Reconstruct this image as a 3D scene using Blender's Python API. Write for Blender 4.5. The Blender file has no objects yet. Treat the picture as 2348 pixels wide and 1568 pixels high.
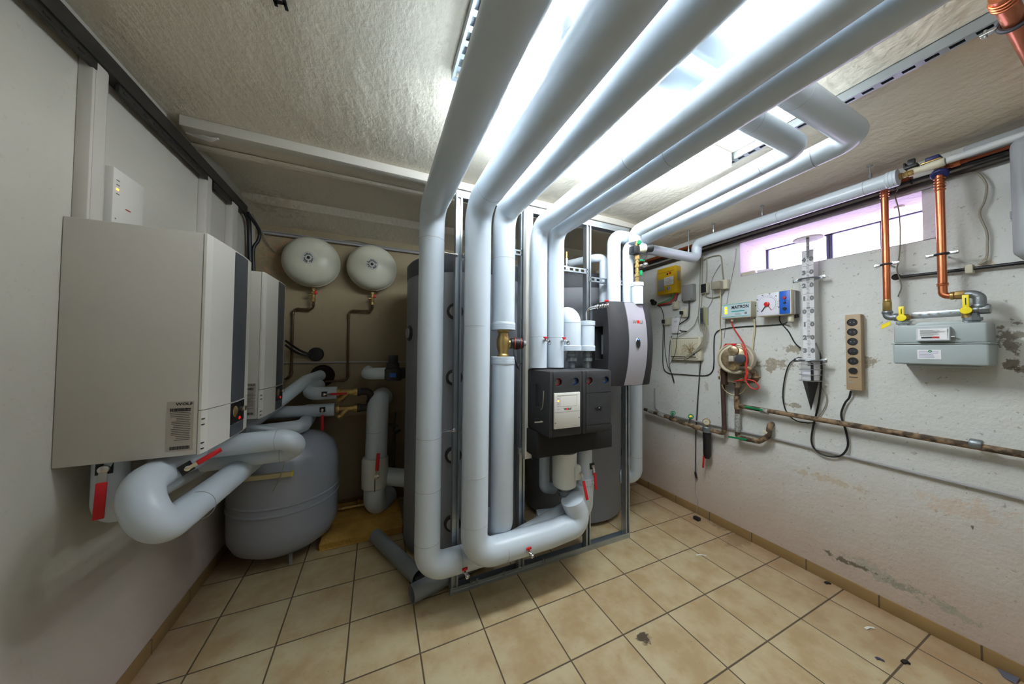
import bpy, bmesh, math, random
from mathutils import Vector, Matrix, Euler
random.seed(7)
S = bpy.context.scene
COL = S.collection
PI = math.pi

# ------------------------------------------------------------------ camera
CAM_H = 1.5
F_PX = 692.42
YAW, PITCH, ROLL = 0.42099, 0.02592, 0.00811
def _axes():
    cy, sy, cp, sp = math.cos(YAW), math.sin(YAW), math.cos(PITCH), math.sin(PITCH)
    f = Vector((sy*cp, cy*cp, sp)); r = Vector((cy, -sy, 0)); u = r.cross(f)
    cr, sr = math.cos(ROLL), math.sin(ROLL)
    return r*cr + u*sr, u*cr - r*sr, f
CR, CU, CF = _axes()
CAM = Vector((0, 0, CAM_H))
cd = bpy.data.cameras.new('camera'); cam = bpy.data.objects.new('camera', cd); COL.objects.link(cam)
m3 = Matrix((CR, CU, -CF)).transposed()
cam.matrix_world = Matrix.Translation(CAM) @ m3.to_4x4()
cd.sensor_fit = 'HORIZONTAL'; cd.sensor_width = 36; cd.lens = 36*F_PX/2348
cd.clip_start = 0.02; cd.clip_end = 60
S.camera = cam
# ------------------------------------------------------------------ world, exposure
w = bpy.data.worlds.new('world'); S.world = w; w.use_nodes = True
bg = w.node_tree.nodes['Background']; bg.inputs[0].default_value = (.86, .82, 1, 1); bg.inputs[1].default_value = 1.2
S.view_settings.view_transform = 'Standard'; S.view_settings.look = 'None'
S.view_settings.gamma = 1; S.view_settings.exposure = 0.36
S.view_settings.use_curve_mapping = False
S.cycles.max_bounces = 8; S.cycles.glossy_bounces = 3
LAMP = 48.0        # emission of the fluorescent diffusers
SKYE = 6.5         # brightness of the frosted panes
# ------------------------------------------------------------------ measured points
RW, LW, BW, CZ = 2.735, -0.985, 3.3, 2.67
def ray(px, py): return CR*((px-1174)/F_PX) - CU*((py-784)/F_PX) + CF
def at(px, py, ax, val):
    d = ray(px, py); return CAM + d*((val-CAM[ax])/d[ax])
# ------------------------------------------------------------------ materials
def lin(c):
    return tuple(x/12.92 if x <= .04045 else ((x+.055)/1.055)**2.4 for x in c)
def rgb(r, g, b): return lin((r/255, g/255, b/255)) + (1,)
MATS = {}
def mat(name, col, rough=.5, metal=0, var=.08, scale=8, bump=0, bscale=40, emit=None, es=0, spec=None, trans=0, alpha=1, con=0):
    if name in MATS: return MATS[name]
    m = bpy.data.materials.new(name); m.use_nodes = True; nt = m.node_tree; b = nt.nodes['Principled BSDF']
    b.inputs['Roughness'].default_value = rough; b.inputs['Metallic'].default_value = metal
    if spec is not None: b.inputs['Specular IOR Level'].default_value = spec
    if trans: b.inputs['Transmission Weight'].default_value = trans
    if alpha < 1: b.inputs['Alpha'].default_value = alpha
    tc = nt.nodes.new('ShaderNodeTexCoord')
    if var:
        n = nt.nodes.new('ShaderNodeTexNoise'); n.inputs['Scale'].default_value = scale; n.inputs['Detail'].default_value = 3
        nt.links.new(tc.outputs['Object'], n.inputs['Vector'])
        mx = nt.nodes.new('ShaderNodeMix'); mx.data_type = 'RGBA'
        mx.inputs[6].default_value = tuple(c*(1-var) for c in col[:3]) + (1,)
        mx.inputs[7].default_value = tuple(min(1, c*(1+var)) for c in col[:3]) + (1,)
        src = n.outputs[0]
        if con:
            mr = nt.nodes.new('ShaderNodeMapRange'); mr.inputs[1].default_value = .5-con; mr.inputs[2].default_value = .5+con; nt.links.new(src, mr.inputs[0]); src = mr.outputs[0]
        nt.links.new(src, mx.inputs[0]); nt.links.new(mx.outputs[2], b.inputs['Base Color'])
    else: b.inputs['Base Color'].default_value = col
    if bump:
        n2 = nt.nodes.new('ShaderNodeTexNoise'); n2.inputs['Scale'].default_value = bscale; n2.inputs['Detail'].default_value = 4
        nt.links.new(tc.outputs['Object'], n2.inputs['Vector'])
        bp = nt.nodes.new('ShaderNodeBump'); bp.inputs['Strength'].default_value = bump; bp.inputs['Distance'].default_value = .01
        nt.links.new(n2.outputs[0], bp.inputs['Height']); nt.links.new(bp.outputs[0], b.inputs['Normal'])
    if emit: b.inputs['Emission Color'].default_value = emit; b.inputs['Emission Strength'].default_value = es
    MATS[name] = m; return m
PVC = mat('pvc_insulation', rgb(203, 214, 224), .32, var=.03, scale=4)
SEAM = mat('pvc_seam', rgb(150, 155, 160), .5, var=0)
TANKG = mat('tank_grey', rgb(120, 123, 130), .5, var=.04, bump=.05, bscale=120)
TANKD = mat('tank_cover_dark', rgb(52, 55, 62), .6, var=.05)
VESSELG = mat('vessel_grey', rgb(150, 155, 166), .25, var=.05, scale=3, bump=.04, bscale=90)
CREAM = mat('vessel_cream', rgb(205, 205, 188), .32, var=.03)
WHITE = mat('white_enamel', rgb(222, 220, 212), .35, var=.02)
BEIGEW = mat('beige_enamel', rgb(202, 198, 190), .4, var=.02)
STRIP = mat('anthracite_strip', rgb(76, 80, 88), .4, var=.03)
BLACK = mat('black_plastic', rgb(24, 25, 27), .45, var=.1)
DARK = mat('dark_hollow', rgb(8, 8, 8), .9, var=0)
EPP = mat('black_foam', rgb(46, 46, 48), .8, var=.25, scale=160, bump=.25, bscale=260)
GALV = mat('galvanised_steel', rgb(176, 184, 190), .3, .85, var=.12, scale=14)
CHROME = mat('chrome', rgb(210, 210, 210), .18, 1, var=0)
IRON = mat('malleable_iron', rgb(132, 138, 142), .42, .7, var=.2, scale=60, bump=.15, bscale=120)
BRASS = mat('brass', rgb(176, 148, 92), .34, .75, var=.15, scale=40)
COPPER = mat('copper', rgb(205, 122, 84), .3, .9, var=.12, scale=18)
COPPERD = mat('copper_aged', rgb(150, 78, 52), .45, .7, var=.2, scale=18)
RED = mat('red_plastic', rgb(200, 22, 30), .4, var=.04)
REDD = mat('red_ring', rgb(170, 30, 26), .5, var=0)
BLUE = mat('blue_plastic', rgb(26, 92, 190), .4, var=.03)
NAVY = mat('navy_plastic', rgb(30, 40, 95), .5, var=.05)
YELLOW = mat('yellow_plastic', rgb(236, 214, 12), .4, var=.03)
YBOX = mat('yellow_box', rgb(205, 165, 20), .45, var=.05)
GREEN = mat('green_plastic', rgb(10, 130, 80), .45, var=.06)
INK = mat('ink', rgb(40, 42, 46), .7, var=0)
GREYI = mat('grey_ink', rgb(130, 130, 128), .7, var=0)
PAPER = mat('paper', rgb(225, 224, 226), .6, var=.02)
PLATE = mat('rating_plate', rgb(176, 168, 156), .45, var=.03)
GBOX = mat('grey_box', rgb(140, 140, 140), .5, var=.04)
IVORY = mat('ivory_plastic', rgb(205, 200, 178), .5, var=.04)
TAN = mat('tan_plastic', rgb(165, 142, 112), .5, var=.04)
METER = mat('meter_grey', rgb(160, 170, 170), .4, var=.03)
RUST = mat('rusty_pipe', rgb(112, 92, 70), .7, .1, var=.65, scale=24, bump=.5, bscale=80, con=.09)
RUSTB = mat('brown_pipe', rgb(78, 56, 48), .65, .2, var=.3, scale=14, bump=.2)
FROST = mat('limed_plastic', rgb(150, 150, 146), .4, var=.3, scale=60, con=.1)
STEELP = mat('grey_conduit', rgb(158, 156, 158), .45, var=.05)
CABLEG = mat('grey_cable', rgb(150, 145, 128), .6, var=.05)
CABLEC = mat('cream_cable', rgb(212, 200, 160), .55, var=.04)
CABLEB = mat('black_cable', rgb(22, 24, 26), .5, var=0)
CABLER = mat('red_cable', rgb(200, 45, 38), .5, var=0)
CABLEGR = mat('green_cable', rgb(60, 150, 80), .5, var=0)
WOOL = mat('mineral_wool', rgb(190, 150, 70), .95, var=.4, scale=9, bump=1, bscale=50)
SILVER = mat('silver_panel', rgb(176, 174, 182), .32, .35, var=.02)
TRUNK = mat('pvc_trunking', rgb(212, 208, 198), .45, var=.03)
TRAY = mat('black_tray', rgb(46, 44, 42), .5, .1, var=.1)
ALU = mat('aluminium', rgb(190, 178, 140), .35, .6, var=.08)
LED = mat('yellow_led', rgb(230, 255, 0), .4, var=0, emit=(.8, 1, 0, 1), es=3)
LEDO = mat('orange_led', rgb(255, 150, 40), .4, var=0, emit=(1, .35, .05, 1), es=3)
LEDB = mat('blue_led', rgb(40, 120, 255), .4, var=0, emit=(.05, .3, 1, 1), es=2)
REDDOT = mat('red_dot', rgb(235, 30, 25), .4, var=0, emit=(1, .02, .02, 1), es=.35)
TEAL = mat('teal_ink', rgb(60, 170, 165), .5, var=0)
CREAMV = mat('valve_foam_shell', rgb(212, 214, 206), .5, var=.03)
GLASSY = mat('clear_acrylic', (.97, .98, 1, 1), .05, var=0, alpha=.22)
DEBRIS = mat('paper_scrap', rgb(225, 225, 220), .8, var=0)
DIRT = mat('dark_scrap', rgb(42, 36, 32), .9, var=0)
LAMPM = mat('lamp_diffuser', (1, 1, 1, 1), .5, var=0, emit=(.90, .96, 1, 1), es=LAMP)
LAMPM2 = mat('lamp_diffuser_second', (1, 1, 1, 1), .5, var=0, emit=(.90, .96, 1, 1), es=LAMP*.30)
LAMPFILL = mat('lamp_diffuser_fill', (1, 1, 1, 1), .5, var=0, emit=(.86, .95, 1, 1), es=LAMP*.07)
PANEM = mat('frosted_pane', (.9, .9, 1, 1), .3, var=0, emit=(.80, .70, 1, 1), es=SKYE)

def nmath(nt, op, a, b=None, clamp=False):
    n = nt.nodes.new('ShaderNodeMath'); n.operation = op; n.use_clamp = clamp
    for i, v in enumerate((a, b)):
        if v is None: continue
        if isinstance(v, (int, float)): n.inputs[i].default_value = v
        else: nt.links.new(v, n.inputs[i])
    return n.outputs[0]
def nmix(nt, f, a, b):
    n = nt.nodes.new('ShaderNodeMix'); n.data_type = 'RGBA'
    for k, v in ((0, f), (6, a), (7, b)):
        if isinstance(v, (int, float, tuple)): n.inputs[k].default_value = v
        else: nt.links.new(v, n.inputs[k])
    return n.outputs[2]
def noise(nt, vec, scale, detail=4, rough=.55, sc=None):
    n = nt.nodes.new('ShaderNodeTexNoise'); n.inputs['Scale'].default_value = scale
    n.inputs['Detail'].default_value = detail; n.inputs['Roughness'].default_value = rough
    if sc:
        mp = nt.nodes.new('ShaderNodeMapping'); mp.inputs['Scale'].default_value = sc
        nt.links.new(vec, mp.inputs[0]); vec = mp.outputs[0]
    nt.links.new(vec, n.inputs['Vector']); return n.outputs[0]
def ramp(nt, v, a, b): # smooth step
    n = nt.nodes.new('ShaderNodeMapRange'); n.interpolation_type = 'SMOOTHSTEP'
    nt.links.new(v, n.inputs[0]); n.inputs[1].default_value = a; n.inputs[2].default_value = b
    return n.outputs[0]
def plaster(name, base, patches=(), speck=.35, bump=.5, bsc=14, stretch=None, low=None, vary=.1):
    """rough painted plaster; patches = (centre, radii, colour, amount) worn spots in world coordinates"""
    m = bpy.data.materials.new(name); m.use_nodes = True; nt = m.node_tree; b = nt.nodes['Principled BSDF']
    g = nt.nodes.new('ShaderNodeNewGeometry'); P = g.outputs['Position']
    c = nmix(nt, noise(nt, P, 2.2, 5), tuple(x*(1-vary) for x in base[:3])+(1,), tuple(min(1, x*(1+vary)) for x in base[:3])+(1,))
    sp = ramp(nt, noise(nt, P, 42, 4, .65), .62, .70)
    c = nmix(nt, nmath(nt, 'MULTIPLY', sp, speck), c, rgb(120, 108, 88))
    if low:
        sx = nt.nodes.new('ShaderNodeSeparateXYZ'); nt.links.new(P, sx.inputs[0])
        k = ramp(nt, nmath(nt, 'ADD', sx.outputs[2], nmath(nt, 'MULTIPLY', noise(nt, P, 4, 4), -.45)), low[0], -.12)
        c = nmix(nt, nmath(nt, 'MULTIPLY', k, low[2]), c, low[1])
    for cen, rad, col, amt in patches:
        s = nt.nodes.new('ShaderNodeVectorMath'); s.operation = 'SUBTRACT'; nt.links.new(P, s.inputs[0]); s.inputs[1].default_value = cen
        d = nt.nodes.new('ShaderNodeVectorMath'); d.operation = 'DIVIDE'; nt.links.new(s.outputs[0], d.inputs[0]); d.inputs[1].default_value = rad
        l = nt.nodes.new('ShaderNodeVectorMath'); l.operation = 'LENGTH'; nt.links.new(d.outputs[0], l.inputs[0])
        q = nmath(nt, 'ADD', l.outputs[1], nmath(nt, 'MULTIPLY', nmath(nt, 'SUBTRACT', noise(nt, P, 22, 5, .7), .5), 4.2))
        c = nmix(nt, nmath(nt, 'MULTIPLY', ramp(nt, q, .72, .45), amt), c, col)
    nt.links.new(c, b.inputs['Base Color']); b.inputs['Roughness'].default_value = .75
    h = nmath(nt, 'ADD', noise(nt, P, bsc, 6, .6, stretch), nmath(nt, 'MULTIPLY', noise(nt, P, bsc*6, 3), .25))
    bp = nt.nodes.new('ShaderNodeBump'); bp.inputs['Strength'].default_value = bump; bp.inputs['Distance'].default_value = .02
    nt.links.new(h, bp.inputs['Height']); nt.links.new(bp.outputs[0], b.inputs['Normal'])
    return m
def tiles(name, px, py, x0, y0, vertical=False):
    m = bpy.data.materials.new(name); m.use_nodes = True; nt = m.node_tree; b = nt.nodes['Principled BSDF']
    g = nt.nodes.new('ShaderNodeNewGeometry'); P = g.outputs['Position']
    sx = nt.nodes.new('ShaderNodeSeparateXYZ'); nt.links.new(P, sx.inputs[0])
    u = nmath(nt, 'DIVIDE', nmath(nt, 'SUBTRACT', sx.outputs[0], x0-10*px), px)
    v = nmath(nt, 'DIVIDE', nmath(nt, 'SUBTRACT', sx.outputs[1], y0-10*py), py)
    fu, fv = nmath(nt, 'FRACT', u), nmath(nt, 'FRACT', v)
    eu = nmath(nt, 'MINIMUM', fu, nmath(nt, 'SUBTRACT', 1.0, fu)); ev = nmath(nt, 'MINIMUM', fv, nmath(nt, 'SUBTRACT', 1.0, fv))
    e = ev if vertical else nmath(nt, 'MINIMUM', eu, ev)
    grout = ramp(nt, e, .013, .008)
    cb = nt.nodes.new('ShaderNodeCombineXYZ'); nt.links.new(nmath(nt, 'FLOOR', u), cb.inputs[0]); nt.links.new(nmath(nt, 'FLOOR', v), cb.inputs[1])
    wn = nt.nodes.new('ShaderNodeTexWhiteNoise'); nt.links.new(cb.outputs[0], wn.inputs['Vector'])
    ad = nt.nodes.new('ShaderNodeVectorMath'); ad.operation = 'MULTIPLY_ADD'
    nt.links.new(wn.outputs['Color'], ad.inputs[0]); ad.inputs[1].default_value = (9, 9, 9); nt.links.new(P, ad.inputs[2])
    n1 = noise(nt, ad.outputs[0], 5.5, 5, .6)
    if vertical: c = nmix(nt, n1, rgb(140, 112, 70), rgb(160, 130, 86))
    else:
        c = nmix(nt, ramp(nt, n1, .3, .72), rgb(174, 150, 112), rgb(196, 182, 148))
        c = nmix(nt, nmath(nt, 'MULTIPLY', ramp(nt, noise(nt, ad.outputs[0], 13, 4, .7), .55, .75), .35), c, rgb(172, 130, 84))
        c = nmix(nt, nmath(nt, 'MULTIPLY', ramp(nt, noise(nt, P, 60, 2), .7, .76), .5), c, rgb(110, 80, 55))
        # reddish dust that gathers along the right and left wall
        dr = nmath(nt, 'MULTIPLY', ramp(nt, nmath(nt, 'ADD', sx.outputs[0], nmath(nt, 'MULTIPLY', noise(nt, P, 5, 4), .4)), 2.3, 2.95), .45)
        c = nmix(nt, dr, c, rgb(150, 108, 84))
        dl = nmath(nt, 'MULTIPLY', ramp(nt, nmath(nt, 'ADD', sx.outputs[0], nmath(nt, 'MULTIPLY', noise(nt, P, 5, 4), .3)), -.55, -.85), .4)
        c = nmix(nt, dl, c, rgb(150, 105, 84))
        for cen, rad, col, amt in ((at(1475, 1462, 2, 0), (.045, .035, .1), rgb(58, 46, 36), .9), (at(1660, 1200, 2, 0), (.14, .12, .1), rgb(96, 74, 48), .5), (at(1700, 1235, 2, 0), (.2, .08, .1), rgb(110, 84, 50), .45)):
            s = nt.nodes.new('ShaderNodeVectorMath'); s.operation = 'SUBTRACT'; nt.links.new(P, s.inputs[0]); s.inputs[1].default_value = cen
            d = nt.nodes.new('ShaderNodeVectorMath'); d.operation = 'DIVIDE'; nt.links.new(s.outputs[0], d.inputs[0]); d.inputs[1].default_value = rad
            l = nt.nodes.new('ShaderNodeVectorMath'); l.operation = 'LENGTH'; nt.links.new(d.outputs[0], l.inputs[0])
            q = nmath(nt, 'ADD', l.outputs[1], nmath(nt, 'MULTIPLY', nmath(nt, 'SUBTRACT', noise(nt, P, 30, 5, .7), .5), 2.4))
            c = nmix(nt, nmath(nt, 'MULTIPLY', ramp(nt, q, 1, .7), amt), c, col)
    gc = rgb(90, 76, 60)
    c = nmix(nt, grout, c, gc)
    nt.links.new(c, b.inputs['Base Color'])
    b.inputs['Roughness'].default_value = .42
    bp = nt.nodes.new('ShaderNodeBump'); bp.inputs['Strength'].default_value = .6; bp.inputs['Distance'].default_value = .003
    nt.links.new(nmath(nt, 'ADD', nmath(nt, 'SUBTRACT', 1.0, grout), nmath(nt, 'MULTIPLY', n1, .15)), bp.inputs['Height']); nt.links.new(bp.outputs[0], b.inputs['Normal'])
    return m

# ------------------------------------------------------------------ mesh helpers (all add to a bmesh)
def B(): return bmesh.new()
def box(bm, x0, x1, y0, y1, z0, z1, bev=0, seg=2, M=None):
    g = bmesh.ops.create_cube(bm, size=1)['verts']
    x0, x1 = min(x0, x1), max(x0, x1); y0, y1 = min(y0, y1), max(y0, y1); z0, z1 = min(z0, z1), max(z0, z1)
    for v in g: v.co = Vector(((x0+x1)/2+v.co.x*(x1-x0), (y0+y1)/2+v.co.y*(y1-y0), (z0+z1)/2+v.co.z*(z1-z0)))
    if M: bmesh.ops.transform(bm, matrix=M, verts=g)
    if bev:
        es = list({e for v in g for e in v.link_edges})
        bmesh.ops.bevel(bm, geom=es, offset=bev, segments=seg, affect='EDGES', profile=.5)
    return bm
def ring_pts(c, t, r, n, ref):
    x = ref.cross(t).normalized() if abs(ref.dot(t)) < .98 else Vector((1, 0, 0)).cross(t).normalized()
    y = t.cross(x)
    return [c + x*math.cos(2*PI*i/n)*r + y*math.sin(2*PI*i/n)*r for i in range(n)]
def fillet(pts, R, seg=8):
    pts = [Vector(p) for p in pts]; out = [pts[0]]
    for i in range(1, len(pts)-1):
        a, b, c = pts[i-1], pts[i], pts[i+1]
        u, v = (a-b), (c-b); lu, lv = u.length, v.length
        if lu < 1e-6 or lv < 1e-6: continue
        u.normalize(); v.normalize(); ang = math.acos(max(-1, min(1, u.dot(v))))
        if ang > PI-.02: out.append(b); continue
        t = min(R/math.tan(ang/2), lu*.495, lv*.495); rr = t*math.tan(ang/2)
        bis = (u+v).normalized(); cen = b + bis*(rr/math.sin(ang/2)); s = b+u*t - cen; e = b+v*t - cen
        tot = s.angle(e); ax = s.cross(e).normalized()
        for k in range(seg+1): out.append(cen + Matrix.Rotation(tot*k/seg, 3, ax) @ s)
    out.append(pts[-1]); return out
def sweep(bm, P, r, n=20, cap=True, smooth_r=None):
    P = [P[0]] + [P[i] for i in range(1, len(P)) if (P[i]-P[i-1]).length > 1e-6]
    N = len(P); T = []
    for i in range(N):
        a = P[max(0, i-1)]; b = P[min(N-1, i+1)]
        if 0 < i < N-1: t = ((P[i]-a).normalized() + (b-P[i]).normalized())
        else: t = b-a
        T.append(t.normalized())
    ref = Vector((0, 0, 1)) if abs(T[0].z) < .9 else Vector((0, 1, 0))
    x = ref.cross(T[0]).normalized(); rings = []
    for i in range(N):
        if i: 
            q = T[i-1].rotation_difference(T[i]); x = q @ x
        x = (x - T[i]*x.dot(T[i])).normalized(); y = T[i].cross(x)
        k = 1.0
        if 0 < i < N-1:
            c = (P[i]-P[i-1]).normalized().dot(T[i]); k = 1/max(c, .5) if c > .5 else 1
        ri = smooth_r[i] if smooth_r else r
        rings.append([bm.verts.new(P[i] + x*math.cos(2*PI*j/n)*ri + y*math.sin(2*PI*j/n)*ri) for j in range(n)])
    for a, b in zip(rings, rings[1:]):
        for j in range(n): bm.faces.new((a[j], a[(j+1) % n], b[(j+1) % n], b[j]))
    if cap: bm.faces.new(rings[0][::-1]); bm.faces.new(rings[-1])
    return bm
def tube(bm, pts, r, R=.1, n=24, seg=8, cap=True): return sweep(bm, fillet(pts, R, seg), r, n, cap)
def catmull(pts, k=6):
    pts = [Vector(p) for p in pts]; 
    if len(pts) < 3: return pts
    Q = [pts[0]*2-pts[1]] + pts + [pts[-1]*2-pts[-2]]; out = []
    for i in range(1, len(Q)-2):
        a, b, c, d = Q[i-1:i+3]
        for j in range(k):
            t = j/k; out.append(.5*((2*b)+(c-a)*t+(2*a-5*b+4*c-d)*t*t+(3*b-3*c+d-a)*t**3))
    out.append(pts[-1]); return out
def cyl(bm, a, b, r, n=24, bev=0):
    a, b = Vector(a), Vector(b)
    if bev:
        d = (b-a).normalized()*bev
        return sweep(bm, [a, a+d*.3, a+d, b-d, b-d*.3, b], r, n, True, [r-bev, r-bev*.3, r, r, r-bev*.3, r-bev])
    return sweep(bm, [a, b], r, n)
def lathe(bm, prof, o, ax=(0, 0, 1), n=32):
    """prof = (radius, distance along ax)"""
    o, ax = Vector(o), Vector(ax).normalized()
    ref = Vector((0, 0, 1)) if abs(ax.z) < .9 else Vector((0, 1, 0))
    x = ref.cross(ax).normalized(); y = ax.cross(x); rings = []
    for r, h in prof:
        if r < 1e-5: rings.append([bm.verts.new(o+ax*h)])
        else: rings.append([bm.verts.new(o+ax*h+x*math.cos(2*PI*j/n)*r+y*math.sin(2*PI*j/n)*r) for j in range(n)])
    for a, b in zip(rings, rings[1:]):
        for j in range(n):
            k = (j+1) % n
            if len(a) == 1 and len(b) == 1: continue
            if len(a) == 1: bm.faces.new((a[0], b[k], b[j]))
            elif len(b) == 1: bm.faces.new((a[j], a[k], b[0]))
            else: bm.faces.new((a[j], a[k], b[k], b[j]))
    if len(rings[0]) > 1: bm.faces.new(rings[0][::-1])
    if len(rings[-1]) > 1: bm.faces.new(rings[-1])
    return bm
def torus(bm, c, ax, R, r, n=28, k=8, arc=1.0, start=0):
    c, ax = Vector(c), Vector(ax).normalized()
    ref = Vector((0, 0, 1)) if abs(ax.z) < .9 else Vector((0, 1, 0))
    x = ref.cross(ax).normalized(); y = ax.cross(x)
    P = [c + x*math.cos(start+2*PI*arc*i/n)*R + y*math.sin(start+2*PI*arc*i/n)*R for i in range(n+1)]
    if arc >= 1:
        rings = []
        for p in P[:-1]:
            o = (p-c).normalized()
            rings.append([bm.verts.new(p+o*math.cos(2*PI*j/k)*r+ax*math.sin(2*PI*j/k)*r) for j in range(k)])
        for i in range(n):
            a, b = rings[i], rings[(i+1) % n]
            for j in range(k): bm.faces.new((a[j], a[(j+1) % k], b[(j+1) % k], b[j]))
        return bm
    return sweep(bm, P, r, k)
def prism(bm, poly, ax, a0, a1, bev=0):
    """poly in the two other axes (in xyz order), extruded along ax"""
    def mk(p, h):
        l = [p[0], p[1]]; l.insert(ax, h); return Vector(l)
    A = [bm.verts.new(mk(p, a0)) for p in poly]; C = [bm.verts.new(mk(p, a1)) for p in poly]
    n = len(poly); fs = [bm.faces.new(A[::-1]), bm.faces.new(C)]
    for i in range(n): fs.append(bm.faces.new((A[i], A[(i+1) % n], C[(i+1) % n], C[i])))
    if bev:
        es = list({e for f in fs[:2] for e in f.edges})
        bmesh.ops.bevel(bm, geom=es, offset=bev, segments=2, affect='EDGES', profile=.5)
    return bm
def obarm(bm, a, b, wd, th, up=(0, 0, 1), bev=0):
    """flat bar from a to b"""
    a, b = Vector(a), Vector(b); d = (b-a); L = d.length; d.normalize(); s = Vector(up).cross(d)
    if s.length < .01: s = Vector((1, 0, 0))
    s.normalize(); t = d.cross(s)
    M = Matrix((d, s, t)).transposed().to_4x4(); M.translation = (a+b)/2
    return box(bm, -L/2, L/2, -wd/2, wd/2, -th/2, th/2, bev, 2, M)
def finish(name, bm, m, smooth=35):
    bmesh.ops.recalc_face_normals(bm, faces=bm.faces[:])
    me = bpy.data.meshes.new(name); bm.to_mesh(me); bm.free()
    me.materials.append(m)
    me.shade_smooth(); me.set_sharp_from_angle(angle=math.radians(smooth))
    return me
def obj(name, bm, m, parent=None, smooth=35):
    o = bpy.data.objects.new(name, finish(name, bm, m, smooth)); COL.objects.link(o)
    if parent: o.parent = parent
    return o
def solo(name, label, cat, bm, m, group=None, kind=None, smooth=35):
    """a thing that is one mesh, its origin at the middle of its foot"""
    vs = [v.co for v in bm.verts]
    lo = [min(v[i] for v in vs) for i in range(3)]; hi = [max(v[i] for v in vs) for i in range(3)]
    c = Vector(((lo[0]+hi[0])/2, (lo[1]+hi[1])/2, lo[2]))
    bmesh.ops.translate(bm, vec=-c, verts=bm.verts[:])
    o = obj(name, bm, m, None, smooth); o.location = c
    o['label'] = label; o['category'] = cat
    if group: o['group'] = group
    if kind: o['kind'] = kind
    return o
class Thing:
    """an Empty at the thing's base; local x = to the right, z = up, y = away from the viewer of its front"""
    def __init__(s, name, label, cat, loc=(0, 0, 0), rz=0, group=None):
        s.e = bpy.data.objects.new(name, None); COL.objects.link(s.e); s.e.empty_display_size = .05
        s.e.location = loc; s.e.rotation_euler = (0, 0, rz)
        s.e['label'] = label; s.e['category'] = cat
        if group: s.e['group'] = group
        s.M = Matrix.Translation(loc) @ Matrix.Rotation(rz, 4, 'Z'); s.I = s.M.inverted()
    def p(s, name, bm, m, parent=None, world=False, label=None, smooth=35):
        if world: bmesh.ops.transform(bm, matrix=s.I, verts=bm.verts[:])
        o = obj(name, bm, m, parent or s.e, smooth)
        if label: o['label'] = label
        return o
    def px(s, x, y, off=0):
        """the point of the thing's local plane y = off that the pixel shows"""
        o = s.I @ CAM; d = (s.I.to_3x3()) @ ray(x, y); return o + d*((off-o.y)/d.y)
    def text(s, name, txt, x, z, size, m, y=-.001, parent=None, align='CENTER', bold=0, sx=1):
        cu = bpy.data.curves.new(name, 'FONT'); cu.body = txt; cu.size = size; cu.align_x = align; cu.align_y = 'CENTER'
        cu.extrude = .0004; cu.offset = bold; cu.resolution_u = 2
        t = bpy.data.objects.new(name, cu); me = bpy.data.meshes.new_from_object(t); bpy.data.objects.remove(t)
        me.transform(Matrix.Translation((x, y, z)) @ Matrix.Rotation(PI/2, 4, 'X') @ Matrix.Scale(sx, 4, (1, 0, 0)))
        me.materials.clear(); me.materials.append(m); me.name = name
        o = bpy.data.objects.new(name, me); COL.objects.link(o); o.parent = parent or s.e; return o
def copy_tree(o, parent=None):
    c = o.copy(); COL.objects.link(c)
    if parent: c.parent = parent
    for ch in list(o.children):
        copy_tree(ch, c)
    return c
def lines(bm, x0, x1, zs, h=.002, y=-.002, jit=.3):
    for z in zs: box(bm, x0, x1 - random.random()*jit*(x1-x0), y, y+.0012, z, z+h)
    return bm
def struct(name, bm, m, smooth=35):
    o = obj(name, bm, m, None, smooth); o['kind'] = 'structure'; return o
def unproj_list(pts, ax, val): return [at(x, y, ax, val) for x, y in pts]

# ================================================================== THE ROOM
PATCH = rgb(128, 112, 78); PATCH2 = rgb(92, 80, 60); ORANGE = rgb(176, 134, 102)
def rwp(px, py, ry, rz, col=PATCH, amt=.7): return (at(px, py, 0, RW), (.3, ry, rz), col, amt)
M_RW = plaster('plaster_right', rgb(210, 211, 207), [
    rwp(1770, 838, .14, .06), rwp(1812, 800, .1, .035), rwp(1720, 870, .06, .05), rwp(1825, 930, .07, .02),
    rwp(1990, 828, .06, .04), rwp(2318, 775, .04, .09, PATCH2, .75), rwp(2325, 835, .04, .03, PATCH2, .8), rwp(2345, 845, .03, .03, PATCH2, .7),
    rwp(1900, 1100, .22, .03, rgb(190, 170, 140), .6), rwp(2050, 1335, .22, .04, rgb(150, 146, 128), .9), rwp(1985, 1300, .16, .05, rgb(176, 170, 156), .9), rwp(1950, 1290, .14, .02, PATCH2, .8), rwp(2150, 1385, .14, .035, rgb(168, 162, 146), .8),
    rwp(2230, 1212, .012, .02, PATCH2, .9), rwp(1530, 1145, .25, .1, ORANGE, .5), rwp(2260, 600, .03, .04, rgb(196, 168, 130), .5), rwp(1620, 885, .03, .05, rgb(176, 170, 156), .7),
    rwp(2200, 1165, .2, .06, rgb(206, 176, 150), .4)],
    speck=.6, bump=.45, bsc=9, low=(.75, rgb(184, 150, 124), .6), vary=.07)
M_LW = plaster('plaster_left', rgb(194, 191, 181), speck=.12, bump=.18, bsc=8, low=(.6, rgb(206, 182, 174), .5), vary=.03)
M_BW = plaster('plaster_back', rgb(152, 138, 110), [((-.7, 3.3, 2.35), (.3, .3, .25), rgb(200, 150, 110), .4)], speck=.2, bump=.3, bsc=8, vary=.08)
M_CE = plaster('plaster_ceiling', rgb(226, 217, 199), [(at(1000, 170, 2, CZ), (.03, .3, .03), rgb(170, 160, 140), .2), ((-.75, 3.0, 2.67), (.25, .2, .1), rgb(176, 140, 100), .3)],
    speck=.12, bump=.75, bsc=5, stretch=(1.5, .8, 1), vary=.05)
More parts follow.
